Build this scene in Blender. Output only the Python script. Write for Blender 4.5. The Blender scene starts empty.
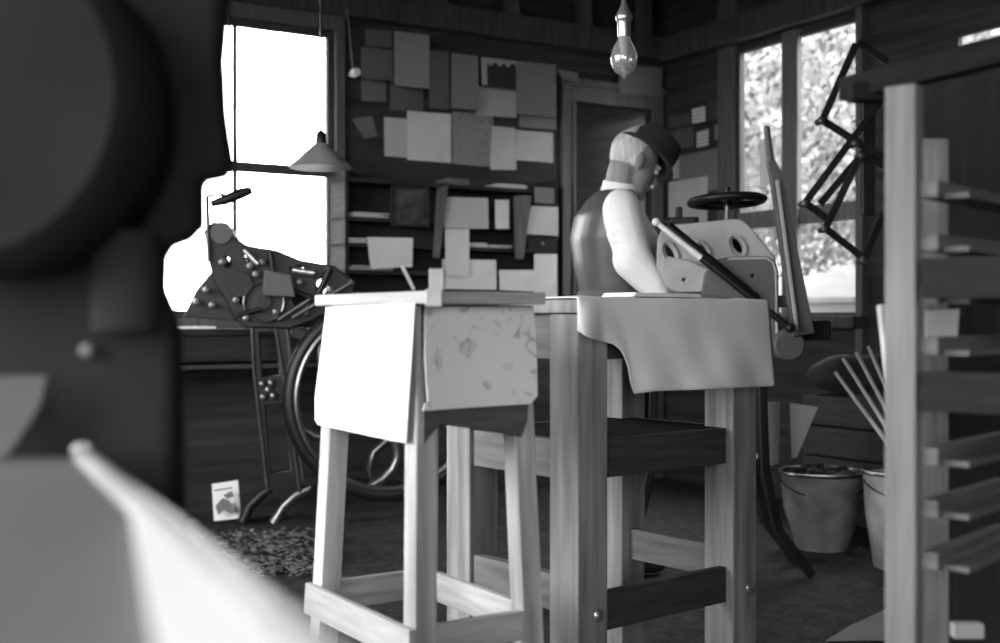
import bpy, bmesh, math, random
from mathutils import Vector, Matrix
random.seed(7)
S = bpy.context.scene
col = S.collection
F, H = 1180.0, 0.97          # focal length in pixels of a 1000 px frame, eye height
CO, SI = math.cos(math.radians(31)), math.sin(math.radians(31))
A, B = 4.565, 5.655          # right wall at a = A, back wall at b = B in the room's own axes
A0, B0, CEIL = -1.75, -2.6, 3.05

# ------------------------------------------------------------------ camera, sky, exposure
cam_d = bpy.data.cameras.new('camera'); cam = bpy.data.objects.new('camera', cam_d); col.objects.link(cam)
cam.location = (0, 0, H); cam.rotation_euler = (math.radians(90), 0, 0)
cam_d.sensor_width = 36; cam_d.lens = F * 36 / 1000; cam_d.clip_start = 0.02
cam_d.shift_y = -0.0035
cam_d.dof.use_dof = True; cam_d.dof.focus_distance = 3.1; cam_d.dof.aperture_fstop = 2.8
S.camera = cam
SKY = 17.0
w = bpy.data.worlds.new('overcast_sky'); S.world = w; w.use_nodes = True
w.node_tree.nodes['Background'].inputs[0].default_value = (1, 1, 1, 1)
w.node_tree.nodes['Background'].inputs[1].default_value = SKY
S.view_settings.view_transform = 'Standard'; S.view_settings.look = 'None'
S.view_settings.gamma = 1; S.view_settings.use_curve_mapping = False
S.view_settings.exposure = 0.0

def W(a, b, z): return Vector((CO * a - SI * b, SI * a + CO * b, z))
AX, BX, ZX = Vector((CO, SI, 0)), Vector((-SI, CO, 0)), Vector((0, 0, 1))
def portal(name, p, n, up, sx, sy):
    l = bpy.data.lights.new(name, 'AREA'); l.shape = 'RECTANGLE'; l.size = sx; l.size_y = sy
    l.cycles.is_portal = True
    o = bpy.data.objects.new(name, l); col.objects.link(o)
    z = -n.normalized(); y = up.normalized(); x = y.cross(z)
    o.matrix_world = Matrix((( x.x, y.x, z.x, p.x), (x.y, y.y, z.y, p.y), (x.z, y.z, z.z, p.z), (0, 0, 0, 1)))

# ------------------------------------------------------------------ picture to place
def P(px, py, Y): return Vector(((px - 500) / F * Y, Y, H + (318 - py) / F * Y))
def bk(px, py, off=0.0):
    r = (px - 500) / F; return P(px, py, (B - off) / (CO - SI * r))
def rt(px, py, off=0.0):
    r = (px - 500) / F; return P(px, py, (A - off) / (SI + CO * r))
def hit(px, py, p0, n):
    o = Vector((0, 0, H)); d = P(px, py, 1) - o
    return o + d * ((p0 - o).dot(n) / d.dot(n))
def V(x, y, z): return Vector((x, y, z))

# ------------------------------------------------------------------ materials
_m = {}
def mat(name, g, rough=.7, kind='plain', metal=0.0, var=.25, scale=6.0, bump=.15, spec=.4):
    if name in _m: return _m[name]
    m = bpy.data.materials.new(name); m.use_nodes = True; nt = m.node_tree; N = nt.nodes; L = nt.links
    bs = N['Principled BSDF']; bs.inputs['Roughness'].default_value = rough; bs.inputs['Metallic'].default_value = metal
    bs.inputs['Specular IOR Level'].default_value = spec
    tc = N.new('ShaderNodeTexCoord'); mp = N.new('ShaderNodeMapping'); L.new(tc.outputs['Object'], mp.inputs[0])
    nz = N.new('ShaderNodeTexNoise'); nz.inputs['Detail'].default_value = 6; nz.inputs['Scale'].default_value = scale
    L.new(mp.outputs[0], nz.inputs[0])
    if kind == 'woodz': mp.inputs['Scale'].default_value = (9, 9, .7)
    if kind == 'woodx': mp.inputs['Scale'].default_value = (1.2, 1.2, 12)
    if kind == 'plank': mp.inputs['Scale'].default_value = (.6, .6, 8)
    fac = nz.outputs[0]
    rp = N.new('ShaderNodeValToRGB'); lo, hi = g * (1 - var), min(1, g * (1 + var))
    rp.color_ramp.elements[0].position = .3; rp.color_ramp.elements[1].position = .7
    rp.color_ramp.elements[0].color = (lo, lo, lo, 1); rp.color_ramp.elements[1].color = (hi, hi, hi, 1)
    L.new(fac, rp.inputs[0]); out = rp.outputs[0]
    if kind in ('stain', 'lines', 'speck'):
        mx = N.new('ShaderNodeMixRGB'); mx.blend_type = 'MULTIPLY'; L.new(out, mx.inputs[1])
        r2 = N.new('ShaderNodeValToRGB')
        if kind == 'stain':
            n2 = N.new('ShaderNodeTexNoise'); n2.inputs['Scale'].default_value = 19; n2.inputs['Distortion'].default_value = 2.2; n2.inputs['Detail'].default_value = 5
            L.new(tc.outputs['Object'], n2.inputs[0]); L.new(n2.outputs[0], r2.inputs[0])
            r2.color_ramp.elements[0].position = .3; r2.color_ramp.elements[0].color = (.5, .5, .5, 1)
            r2.color_ramp.elements[1].position = .44; r2.color_ramp.elements[1].color = (1, 1, 1, 1)
        elif kind == 'speck':
            n2 = N.new('ShaderNodeTexVoronoi'); n2.inputs['Scale'].default_value = 60
            L.new(tc.outputs['Object'], n2.inputs[0]); L.new(n2.outputs['Color'], r2.inputs[0])
            r2.color_ramp.elements[0].position = .3; r2.color_ramp.elements[0].color = (.4, .4, .4, 1)
            r2.color_ramp.elements[1].position = .8; r2.color_ramp.elements[1].color = (1, 1, 1, 1)
        else:
            n2 = N.new('ShaderNodeTexWave'); n2.bands_direction = 'Z'; n2.inputs['Scale'].default_value = 14
            n2.inputs['Distortion'].default_value = .6; n2.inputs['Detail Scale'].default_value = 8
            L.new(tc.outputs['Object'], n2.inputs[0]); L.new(n2.outputs[0], r2.inputs[0])
            r2.color_ramp.elements[0].position = .2; r2.color_ramp.elements[0].color = (.55, .55, .55, 1)
            r2.color_ramp.elements[1].position = .5; r2.color_ramp.elements[1].color = (1, 1, 1, 1)
        mx.inputs[0].default_value = 1; L.new(r2.outputs[0], mx.inputs[2]); out = mx.outputs[0]
    L.new(out, bs.inputs['Base Color'])
    if bump:
        bp = N.new('ShaderNodeBump'); bp.inputs['Strength'].default_value = bump; bp.inputs['Distance'].default_value = .01
        L.new(fac, bp.inputs['Height']); L.new(bp.outputs[0], bs.inputs['Normal'])
    _m[name] = m; return m

M = dict(
    wall=mat('dark_plank', .032, .85, 'plank', var=.5, scale=3, bump=.5),
    frame=mat('dark_timber', .05, .75, 'woodz', var=.4),
    post=mat('weathered_post', .12, .8, 'woodz', var=.3),
    ceil=mat('sooty_boards', .03, .9, 'plank', var=.5),
    floor=mat('dirty_floor', .05, .85, 'speck', var=.5, scale=12, bump=.8),
    bench=mat('bench_timber', .26, .75, 'woodz', var=.38, scale=4, bump=.3),
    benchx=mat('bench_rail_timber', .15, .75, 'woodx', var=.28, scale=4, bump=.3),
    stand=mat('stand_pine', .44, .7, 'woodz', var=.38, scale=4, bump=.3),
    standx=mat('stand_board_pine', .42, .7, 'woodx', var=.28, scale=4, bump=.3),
    rack=mat('rack_timber', .17, .75, 'woodz', var=.35, scale=5, bump=.3),
    rackx=mat('rack_runner_timber', .11, .75, 'woodx', var=.35, scale=5, bump=.3),
    shelf=mat('shelf_timber', .03, .8, 'woodx', var=.35, spec=.15),
    bracket=mat('bracket_timber', .1, .75, 'woodz', var=.3),
    iron=mat('black_iron', .012, .42, metal=.1, var=.4, bump=.25, spec=.35),
    ironw=mat('worn_iron', .16, .32, metal=.8, var=.25, bump=.08),
    blk=mat('black_cast_iron', .016, .9, var=.3, bump=.1, spec=.15),
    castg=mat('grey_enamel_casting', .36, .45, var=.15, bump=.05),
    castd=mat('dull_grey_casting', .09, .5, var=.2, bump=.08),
    steel=mat('bright_steel', .75, .28, metal=.9, var=.1, bump=.03),
    cloth=mat('white_canvas', .88, .9, var=.06, scale=9, bump=.25),
    shirt=mat('white_shirt_cotton', .88, .85, var=.03, scale=11, bump=.9),
    vest=mat('dark_waistcoat_satin', .085, .38, var=.25, scale=5, bump=.2),
    trous=mat('dark_trouser_wool', .07, .9, var=.2),
    skin=mat('skin', .27, .55, var=.08, scale=9, bump=.05),
    hair=mat('grey_hair', .55, .7, 'woodz', var=.3, scale=10, bump=.5),
    hat=mat('black_felt', .022, .9, var=.2),
    shoe=mat('black_leather', .03, .4),
    white=mat('white_paper', .86, .85, var=.03, scale=4, bump=.05),
    stain=mat('stained_white_paper', .84, .85, 'stain', var=.04, scale=4, bump=.05),
    porc=mat('white_porcelain', .8, .2, bump=0, var=.02),
    leaf=mat('pale_leaves', .065, .7, var=.45, scale=3, bump=0),
    bark=mat('bark', .15, .9), pail=mat('dull_zinc', .3, .5, metal=.3, var=.5, scale=7, bump=.15),
    sack=mat('dark_sacking', .05, .9, var=.4, bump=.4), rub=mat('dark_rubbish', .05, .9, var=.6),
    board=mat('pale_feed_board', .15, .6, 'woodx', var=.12, scale=3, bump=.1),
    stick=mat('pale_stick', .4, .7, 'woodz'), grass=mat('pale_ground', .1, .9), house=mat('pale_clapboard', .14, .8, 'plank', var=.08),
)
def paper(g, kind='plain'):
    return mat('paper_tone_%02d_%s' % (round(g * 100), kind), g, .85, kind, var=.1, scale=5, bump=.06)
def glass_mat(name, tint=1.0, gl=.06):
    m = bpy.data.materials.new(name); m.use_nodes = True; N = m.node_tree.nodes; L = m.node_tree.links
    N.remove(N['Principled BSDF']); t = N.new('ShaderNodeBsdfTransparent'); t.inputs[0].default_value = (tint,) * 3 + (1,)
    g = N.new('ShaderNodeBsdfGlossy'); g.inputs['Roughness'].default_value = .03
    fr = N.new('ShaderNodeValue'); fr.outputs[0].default_value = gl
    mx = N.new('ShaderNodeMixShader'); L.new(fr.outputs[0], mx.inputs[0]); L.new(t.outputs[0], mx.inputs[1]); L.new(g.outputs[0], mx.inputs[2])
    L.new(mx.outputs[0], N['Material Output'].inputs[0]); return m
M['pane'] = glass_mat('window_glass', .97, .03)
M['bulb'] = glass_mat('bulb_glass', .9, .22)
_n = M['bulb'].node_tree; _d = _n.nodes.new('ShaderNodeBsdfDiffuse'); _d.inputs[0].default_value = (.8, .8, .8, 1); _x = _n.nodes.new('ShaderNodeMixShader'); _x.inputs[0].default_value = .13
_n.links.new(_n.nodes['Mix Shader'].outputs[0], _x.inputs[1]); _n.links.new(_d.outputs[0], _x.inputs[2]); _n.links.new(_x.outputs[0], _n.nodes['Material Output'].inputs[0])

# ------------------------------------------------------------------ mesh kit
ORG = {}
class MB:
    def __init__(s): s.v = []; s.f = []
    def add(s, vs, fs):
        n = len(s.v); s.v += [Vector(v) for v in vs]; s.f += [tuple(i + n for i in f) for f in fs]; return s
    def hexa(s, c):  # 8 corners: bottom loop, top loop
        return s.add(c, [(3, 2, 1, 0), (4, 5, 6, 7), (0, 1, 5, 4), (1, 2, 6, 5), (2, 3, 7, 6), (3, 0, 4, 7)])
    def box(s, c, dx, dy, dz, X=Vector((1, 0, 0)), Y=Vector((0, 1, 0)), Z=Vector((0, 0, 1))):
        x, y, z = X.normalized() * dx / 2, Y.normalized() * dy / 2, Z.normalized() * dz / 2; c = Vector(c)
        return s.hexa([c - x - y - z, c + x - y - z, c + x + y - z, c - x + y - z, c - x - y + z, c + x - y + z, c + x + y + z, c - x + y + z])
    def room(s, a0, a1, b0, b1, z0, z1):
        return s.hexa([W(a0, b0, z0), W(a1, b0, z0), W(a1, b1, z0), W(a0, b1, z0), W(a0, b0, z1), W(a1, b0, z1), W(a1, b1, z1), W(a0, b1, z1)])
    def bar(s, p, q, w, h, up=Vector((0, 0, 1)), w2=None, h2=None):
        p, q = Vector(p), Vector(q); d = (q - p).normalized()
        x = d.cross(up); x = x.normalized() if x.length > 1e-4 else Vector((1, 0, 0)); u = x.cross(d).normalized()
        w2 = w if w2 is None else w2; h2 = h if h2 is None else h2
        c = []
        for o, ww, hh in ((p, w, h), (q, w2, h2)):
            c += [o - x * ww / 2 - u * hh / 2, o + x * ww / 2 - u * hh / 2, o + x * ww / 2 + u * hh / 2, o - x * ww / 2 + u * hh / 2]
        return s.hexa(c)
    def prism(s, poly, d):
        n = len(poly); d = Vector(d); a = [Vector(p) for p in poly]
        return s.add(a + [p + d for p in a], [tuple(range(n))[::-1], tuple(range(n, 2 * n))] + [(i, (i + 1) % n, n + (i + 1) % n, n + i) for i in range(n)])
    def tube(s, pts, r, n=10, cap=True):
        pts = [Vector(p) for p in pts]; rr = r if isinstance(r, (list, tuple)) else [r] * len(pts)
        ref = None; vs = []; fs = []
        for i, p in enumerate(pts):
            t = (pts[min(i + 1, len(pts) - 1)] - pts[max(i - 1, 0)]).normalized()
            if ref is None: ref = t.orthogonal().normalized()
            x = (ref - t * ref.dot(t)).normalized(); ref = x; y = t.cross(x)
            vs += [p + (x * math.cos(k * 2 * math.pi / n) + y * math.sin(k * 2 * math.pi / n)) * rr[i] for k in range(n)]
        for i in range(len(pts) - 1):
            for k in range(n): fs.append((i * n + k, i * n + (k + 1) % n, (i + 1) * n + (k + 1) % n, (i + 1) * n + k))
        if cap: fs += [tuple(range(n))[::-1], tuple(range((len(pts) - 1) * n, len(pts) * n))]
        return s.add(vs, fs)
    def ring(s, c, X, Y, rx, ry, r, n=40, m=8, flat=None):
        c = Vector(c); X = X.normalized(); Y = Y.normalized(); Z = X.cross(Y); vs = []; fs = []
        fz = r if flat is None else flat
        for i in range(n):
            t = 2 * math.pi * i / n; o = X * math.cos(t) * rx + Y * math.sin(t) * ry; u = o.normalized()
            for k in range(m):
                q = 2 * math.pi * k / m; vs.append(c + o + u * math.cos(q) * r + Z * math.sin(q) * fz)
        for i in range(n):
            for k in range(m): fs.append((i * m + k, ((i + 1) % n) * m + k, ((i + 1) % n) * m + (k + 1) % m, i * m + (k + 1) % m))
        return s.add(vs, fs)
    def lathe(s, c, prof, Z=Vector((0, 0, 1)), n=28, sx=1.0, sy=1.0, X=None):
        c = Vector(c); Z = Z.normalized(); X = (X or Z.orthogonal()).normalized(); Y = Z.cross(X); vs = []; fs = []
        for r, h in prof: vs += [c + Z * h + X * r * sx * math.cos(2 * math.pi * k / n) + Y * r * sy * math.sin(2 * math.pi * k / n) for k in range(n)]
        for i in range(len(prof) - 1):
            for k in range(n): fs.append((i * n + k, i * n + (k + 1) % n, (i + 1) * n + (k + 1) % n, (i + 1) * n + k))
        if prof[0][0] > 1e-6: fs.append(tuple(range(n))[::-1])
        if prof[-1][0] > 1e-6: fs.append(tuple(range((len(prof) - 1) * n, len(prof) * n)))
        return s.add(vs, fs)
    def ball(s, c, rx, ry, rz, X=Vector((1, 0, 0)), Y=Vector((0, 1, 0)), Z=Vector((0, 0, 1)), n=16, m=10):
        c = Vector(c); vs = [c - Z * rz]; fs = []
        for i in range(1, m):
            t = math.pi * i / m
            vs += [c - Z * rz * math.cos(t) + X * rx * math.sin(t) * math.cos(2 * math.pi * k / n) + Y * ry * math.sin(t) * math.sin(2 * math.pi * k / n) for k in range(n)]
        vs.append(c + Z * rz); e = len(vs) - 1
        for k in range(n):
            fs.append((0, 1 + (k + 1) % n, 1 + k)); fs.append((e, e - n + k, e - n + (k + 1) % n))
        for i in range(m - 2):
            for k in range(n):
                a = 1 + i * n; fs.append((a + k, a + (k + 1) % n, a + n + (k + 1) % n, a + n + k))
        return s.add(vs, fs)
    def cap(s, p, q, r1, r2, n=12):
        p, q = Vector(p), Vector(q); d = (q - p).normalized(); pts = []; rr = []
        for i in range(1, 4): t = math.pi / 2 * i / 4; pts.append(p - d * r1 * math.cos(t)); rr.append(r1 * math.sin(t))
        pts.append(p); rr.append(r1); pts.append(q); rr.append(r2)
        for i in (3, 2, 1): t = math.pi / 2 * i / 4; pts.append(q + d * r2 * math.cos(t)); rr.append(r2 * math.sin(t))
        return s.tube(pts, rr, n)
    def sheet(s, q, th, n, sag=.0, cols=8, rows=8, curl=0.0):
        """quad q (tl, tr, br, bl) with thickness th along n, slightly waved"""
        tl, tr, br, bl = [Vector(x) for x in q]; n = n.normalized(); k = len(s.v); ph = random.random() * 6; vs = []
        for side in (0, 1):
            for j in range(rows + 1):
                for i in range(cols + 1):
                    u, v = i / cols, j / rows
                    p = tl.lerp(tr, u).lerp(bl.lerp(br, u), v)
                    p = p + n * (sag * (.5 + .5 * math.sin(u * 5 + ph + v * 2)) * v + curl * max(0, v - .6) ** 2 * 4 * (1 - u))
                    vs.append(p + n * (th if side else 0))
        w_, st = cols + 1, (cols + 1) * (rows + 1); fs = []
        for j in range(rows):
            for i in range(cols):
                a = j * w_ + i; fs.append((a, a + 1, a + w_ + 1, a + w_)); fs.append((st + a, st + a + w_, st + a + w_ + 1, st + a + 1))
        edge = [i for i in range(w_)] + [j * w_ + cols for j in range(1, rows + 1)] + [rows * w_ + i for i in range(cols - 1, -1, -1)] + [j * w_ for j in range(rows - 1, 0, -1)]
        for i in range(len(edge)): a, b = edge[i], edge[(i + 1) % len(edge)]; fs.append((a, st + a, st + b, b))
        return s.add(vs, fs)
    def build(s, name, m, parent=None, bevel=0.0, smooth=False, remesh=0.0, org=None, sub=0, kind=None):
        if org is None:
            if parent is not None: org = ORG[parent.name]
            else:
                n = len(s.v); xs = [v.x for v in s.v]; ys = [v.y for v in s.v]; zs = [v.z for v in s.v]
                org = Vector(((min(xs) + max(xs)) / 2, (min(ys) + max(ys)) / 2, min(zs)))
        me = bpy.data.meshes.new(name); me.from_pydata([tuple(v - org) for v in s.v], [], s.f)
        bm = bmesh.new(); bm.from_mesh(me); bmesh.ops.recalc_face_normals(bm, faces=bm.faces); bm.to_mesh(me); bm.free()
        me.materials.append(M[m] if isinstance(m, str) else m)
        o = bpy.data.objects.new(name, me); col.objects.link(o); ORG[o.name] = org
        if parent is None: o.location = org
        else: o.parent = parent
        if smooth or remesh:
            for p in me.polygons: p.use_smooth = True
        if remesh:
            r = o.modifiers.new('r', 'REMESH'); r.mode = 'VOXEL'; r.voxel_size = remesh; r.use_smooth_shade = True
            k = o.modifiers.new('s', 'SMOOTH'); k.iterations = 4; k.factor = .5
        if sub: k = o.modifiers.new('u', 'SUBSURF'); k.levels = sub; k.render_levels = sub
        if bevel:
            b = o.modifiers.new('b', 'BEVEL'); b.width = bevel; b.segments = 2; b.limit_method = 'ANGLE'; b.angle_limit = .6
        if smooth and not remesh and not sub:
            bm = bmesh.new(); bm.from_mesh(me)
            for e in bm.edges:
                if len(e.link_faces) == 2 and e.calc_face_angle(0) > .7: e.smooth = False
            bm.to_mesh(me); bm.free()
        if kind: o['kind'] = kind
        return o
def tag(o, label, cat, group=None, kind=None):
    o['label'] = label; o['category'] = cat
    if group: o['group'] = group
    if kind: o['kind'] = kind
    return o
def thing(name, loc, label, cat, group=None):
    o = bpy.data.objects.new(name, None); col.objects.link(o); o.location = loc; o.empty_display_size = .1
    ORG[o.name] = Vector(loc); return tag(o, label, cat, group)
def struct(o): o['kind'] = 'structure'; return o
def plate(name, m, outer, holes, p0, n, th, parent, bevel=.004):
    """flat casting with real holes: pixel outlines cast on the plane (p0, n), thickness th away from the viewer"""
    n = n.normalized(); X = ZX.cross(n).normalized(); Y = n.cross(X); org = ORG[parent.name]
    cu = bpy.data.curves.new(name, 'CURVE'); cu.dimensions = '2D'; cu.fill_mode = 'BOTH'; cu.extrude = th / 2 - bevel; cu.bevel_depth = bevel; cu.bevel_resolution = 2
    for poly in [outer] + holes:
        sp = cu.splines.new('POLY'); sp.points.add(len(poly) - 1); sp.use_cyclic_u = True
        for k, (a, b) in enumerate(poly):
            q = hit(a, b, p0, n) - p0; sp.points[k].co = (q.dot(X), q.dot(Y), 0, 1)
    t = bpy.data.objects.new('t', cu); col.objects.link(t)
    me = bpy.data.meshes.new_from_object(t.evaluated_get(bpy.context.evaluated_depsgraph_get()))
    bpy.data.objects.remove(t); mt = Matrix(((X.x, Y.x, n.x, 0), (X.y, Y.y, n.y, 0), (X.z, Y.z, n.z, 0), (0, 0, 0, 1)))
    mt.translation = p0 - org; me.transform(mt); me.materials.clear(); me.materials.append(M[m])
    o = bpy.data.objects.new(name, me); col.objects.link(o); o.parent = parent; ORG[o.name] = org; return o
def oval(cx, cy, rx, ry, ang=0, n=20, sq=1.0):
    c, s_ = math.cos(math.radians(ang)), math.sin(math.radians(ang)); r = []
    for k in range(n):
        t = 2 * math.pi * k / n; x, y = rx * math.cos(t), ry * math.sin(t); r.append((cx + x * c - y * s_, cy + x * s_ + y * c))
    return r

# ------------------------------------------------------------------ the room
def ab(p): return (p.x * CO + p.y * SI, -p.x * SI + p.y * CO, p.z)
def wall(name, axis, at, th, u0, u1, z1, holes, m='wall'):
    mb = MB(); us = sorted({u0, u1} | {h[0] for h in holes} | {h[1] for h in holes})
    for a, b in zip(us, us[1:]):
        hs = sorted([h for h in holes if h[0] <= a + 1e-6 and h[1] >= b - 1e-6], key=lambda h: h[2]); z = 0.0
        for h in hs + [(0, 0, z1, z1)]:
            if h[2] > z + 1e-4:
                if axis == 'b': mb.room(a, b, min(at, at + th), max(at, at + th), z, h[2])
                else: mb.room(min(at, at + th), max(at, at + th), a, b, z, h[2])
            z = h[3]
    return struct(mb.build(name, m))
def win(name, axis, at, sgn, h, ubars, zbars, fw=.05, m='frame', d0=.02):
    """sash in an opening h=(u0,u1,z0,z1); the pane is its child"""
    u0, u1, z0, z1 = h; mb = MB()
    def bx(a, b, c, d, p, q, mm=None):
        mm = mm or mb
        if axis == 'b': mm.room(a, b, min(at + sgn * p, at + sgn * q), max(at + sgn * p, at + sgn * q), c, d)
        else: mm.room(min(at + sgn * p, at + sgn * q), max(at + sgn * p, at + sgn * q), a, b, c, d)
    bx(u0, u0 + fw, z0, z1, d0, d0 + .04); bx(u1 - fw, u1, z0, z1, d0, d0 + .04)
    bx(u0 + fw, u1 - fw, z0, z0 + fw, d0, d0 + .04); bx(u0 + fw, u1 - fw, z1 - fw, z1, d0, d0 + .04)
    for u, wd in ubars: bx(u - wd / 2, u + wd / 2, z0 + fw, z1 - fw, d0 + .008, d0 + .032)
    for z, wd in zbars: bx(u0 + fw, u1 - fw, z - wd / 2, z + wd / 2, d0 + .004, d0 + .036)
    o = struct(mb.build(name, m, bevel=.004)); gm = MB(); bx(u0 + .01, u1 - .01, z0 + .01, z1 - .01, .018 + d0, .022 + d0, gm)
    gm.build('glass_pane', 'pane', o)
    return o

# window openings, in view and unseen
a0 = ab(bk(120, 200))[0]; a1 = ab(bk(334, 200))[0]
zt = ab(bk(280, 24))[2]; zr = ab(bk(280, 169))[2]; zb = ab(bk(250, 318))[2]
W1 = (a0, a1, zb, zt)
b0 = ab(rt(862, 200))[1]; b1 = ab(rt(739, 200))[1]
zt2 = ab(rt(790, 36))[2]; zb2 = ab(rt(830, 316))[2]; zr2 = ab(rt(830, 212))[2]
W2 = (b0, b1, zb2, zt2)
W4, W5, W6 = (-1.5, .1, .85, 2.5), (1.1, 4.2, .8, 2.6), (-1.6, -.3, .85, 2.4)  # unseen: left pair inferred from the light, front one added as fill
d0 = ab(bk(572, 200))[0]; d1 = ab(bk(651, 200))[0]; dz = ab(bk(610, 106))[2]
g0, g1, gz = ab(rt(1040, 30))[1], ab(rt(958, 38))[1], ab(rt(985, 33))[2]
wall('wall_back', 'b', B, .06, A0 - .12, A + .12, CEIL, [W1, (d0, d1, 0, dz)])
wall('wall_right', 'a', A, .03, B0 - .12, B + .0, CEIL, [W2, (g0, g1, gz - .035, gz + .015)])
wall('wall_left', 'a', A0, -.12, B0 - .12, B, CEIL, [W4, W5])
wall('wall_front', 'b', B0, -.12, A0, A, CEIL, [W6])
mb = MB().room(A0 - .2, A + .2, B0 - .2, B + 2.2, -.1, 0); struct(mb.build('floor', 'floor'))
mb = MB().room(A0 - .2, A + .2, B0 - .2, B + 2.2, CEIL, CEIL + .1); struct(mb.build('ceiling', 'ceil'))
win('window_1', 'b', B, 1, W1, [(ab(bk(236, 100))[0], .02)], [(zr, .05)], .035, d0=.0)
win('window_2', 'a', A, 1, W2, [], [], .02, d0=-.012)
win('window_4', 'a', A0, -1, W4, [(-.7, .04)], [(1.65, .04)]); win('window_5', 'a', A0, -1, W5, [(2.65, .06)], [(1.65, .04)])
win('fill_window', 'b', B0, -1, W6, [(-.95, .04)], [(1.65, .04)])  # unseen front window, added to give fill light from behind the camera
for nm, ax, at, sg, h in (('p6', 'b', B0, -1, W6), ('p1', 'b', B, 1, W1), ('p2', 'a', A, 1, W2), ('p4', 'a', A0, -1, W4), ('p5', 'a', A0, -1, W5)):
    u, z = (h[0] + h[1]) / 2, (h[2] + h[3]) / 2
    if ax == 'b': portal('sky_portal', W(u, at + sg * .13, z), -BX * sg, ZX, h[1] - h[0], h[3] - h[2])
    else: portal('sky_portal', W(at + sg * .13, u, z), -AX * sg, ZX, h[1] - h[0], h[3] - h[2])
# dark passage behind the doorway
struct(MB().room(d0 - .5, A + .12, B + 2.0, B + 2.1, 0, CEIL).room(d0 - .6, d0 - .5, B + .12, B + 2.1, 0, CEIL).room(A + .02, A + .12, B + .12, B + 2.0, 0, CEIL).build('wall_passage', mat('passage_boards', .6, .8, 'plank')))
# trims: door casing, window casings, wall plate, studs
def aroom(a, b, c, d, e, f): return MB().room(a, b, c, d, e, f)
mb = MB(); cw = .085
mb.room(d0 - cw, d0, B - .03, B, 0, dz + .09); mb.room(d1, d1 + cw * .9, B - .03, B, 0, dz + .09); mb.room(d0, d1, B - .03, B, dz, dz + .09)
mb.room(d0 - cw - .02, d1 + cw, B - .045, B, dz + .09, dz + .13); mb.room(d0 - .02, d0, B - .045, B - .03, 0, dz)
struct(mb.build('trim_1', mat('door_casing', .11, .7, 'woodz'), bevel=.003))
mb = MB().room(a1, a1 + .05, B - .03, B, zb - .1, zt + .08).room(a0, a1, B - .03, B, zt, zt + .08).room(a0, a1 + .1, B - .07, B, zb - .05, zb)
struct(mb.build('trim_2', mat('window_casing', .1, .7, 'woodz'), bevel=.003))
# right window: thick post, transom bar, jamb posts, sill
bp0, bp1 = ab(rt(802, 200))[1], ab(rt(782, 200))[1]
mb = MB().room(A - .035, A + .0, bp0, bp1 - .03, zb2 - .02, zt2 + .02); struct(mb.build('trim_3', 'post', bevel=.004))
mb = MB().room(A - .015, A + .015, b0, bp0, zr2 - .05, zr2 + .045).room(A - .015, A + .015, bp1, b1, zr2 - .05, zr2 + .045); struct(mb.build('trim_4', 'post', bevel=.004))
mb = MB().room(A - .02, A, ab(rt(737, 200))[1], ab(rt(720, 200))[1], 0, CEIL).room(A - .05, A, ab(rt(869, 200))[1], b0, 0, CEIL); struct(mb.build('trim_5', mat('jamb_post', .09, .8, 'woodz'), bevel=.004))
mb = MB().room(A - .12, A, b0 - .05, b1 + .02, zb2 - .06, zb2); struct(mb.build('trim_6', 'frame', bevel=.004))
mb = MB().room(A0, A, B - .08, B, 2.52, 2.66).room(A - .1, A, B0, B - .08, zt2 + .03, zt2 + .17); struct(mb.build('trim_7', 'frame', bevel=.004))
mb = MB()
for x in (345, 435, 508, 580, 640): a = ab(bk(x, 20))[0]; mb.room(a - .04, a + .04, B - .07, B, 2.66, CEIL)
struct(mb.build('trim_8', mat('stud_timber', .075, .8, 'woodz'), bevel=.004))

# ------------------------------------------------------------------ outdoors (seen through the glass)
struct(MB().box((0, 10, -.62), 120, 120, 1).build('ground', 'grass'))
mb = MB(); vs = []; fs = []
for i in range(41):
    for j in range(13):
        vs.append(W(14 + j * .9 + math.sin(i * 1.7) * .4, -14 + i * 1.2, -.2 + 9.5 * math.sin(j / 12 * 1.57) + .35 * math.sin(i * 2.3 + j * 1.9)))
for i in range(40):
    for j in range(12): a_ = i * 13 + j; fs.append((a_, a_ + 1, a_ + 14, a_ + 13))
struct(mb.add(vs, fs).build('hillside', mat('wooded_hill', .065, .95, var=.9, scale=2.2, bump=1), smooth=True))
def leafcloud(n, c, r, s):
    mb = MB()
    for i in range(n):
        while True:
            d = V(random.uniform(-1, 1), random.uniform(-1, 1), random.uniform(-1, 1))
            if .3 < d.length < 1: break
        d = d.normalized() * (random.uniform(.55, 1) ** .5); p = Vector(c) + V(d.x * r[0], d.y * r[1], d.z * r[2])
        x = V(random.gauss(0, 1), random.gauss(0, 1), random.gauss(0, 1)).normalized(); y = x.orthogonal().normalized(); k = s * random.uniform(.6, 1.4)
        mb.add([p - x * k, p + y * k * .45, p + x * k, p - y * k * .45], [(0, 1, 2, 3)])
    return mb
t1 = thing('leafy_tree', (3.2, 9.6, 0), 'pale leafy tree outside filling the upper panes of the right window', 'tree')
t1.location = W(7.6, 8.1, -.12); ORG[t1.name] = t1.location.copy(); tc_ = t1.location
leafcloud(26000, tc_ + V(0, 0, 3.2), (2.6, 2.2, 1.75), .045).build('foliage', 'leaf', t1, kind='stuff')
MB().tube([tc_, tc_ + V(.05, 0, 1.4), tc_ + V(0, .1, 3.2)], [.08, .07, .04]).build('trunk', 'bark', t1)
sh = thing('garden_shed', W(9.5, 8.5, -.12), 'low pale outbuilding with dark roof edge outside the right window', 'shed')
mb = MB().room(8.6, 11.5, 3, 14, -.12, 1.12); mb.build('wall_boards', 'house', sh)
MB().room(8.5, 11.6, 2.9, 14.1, 1.12, 1.17).build('roof_edge', 'castd', sh)
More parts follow.
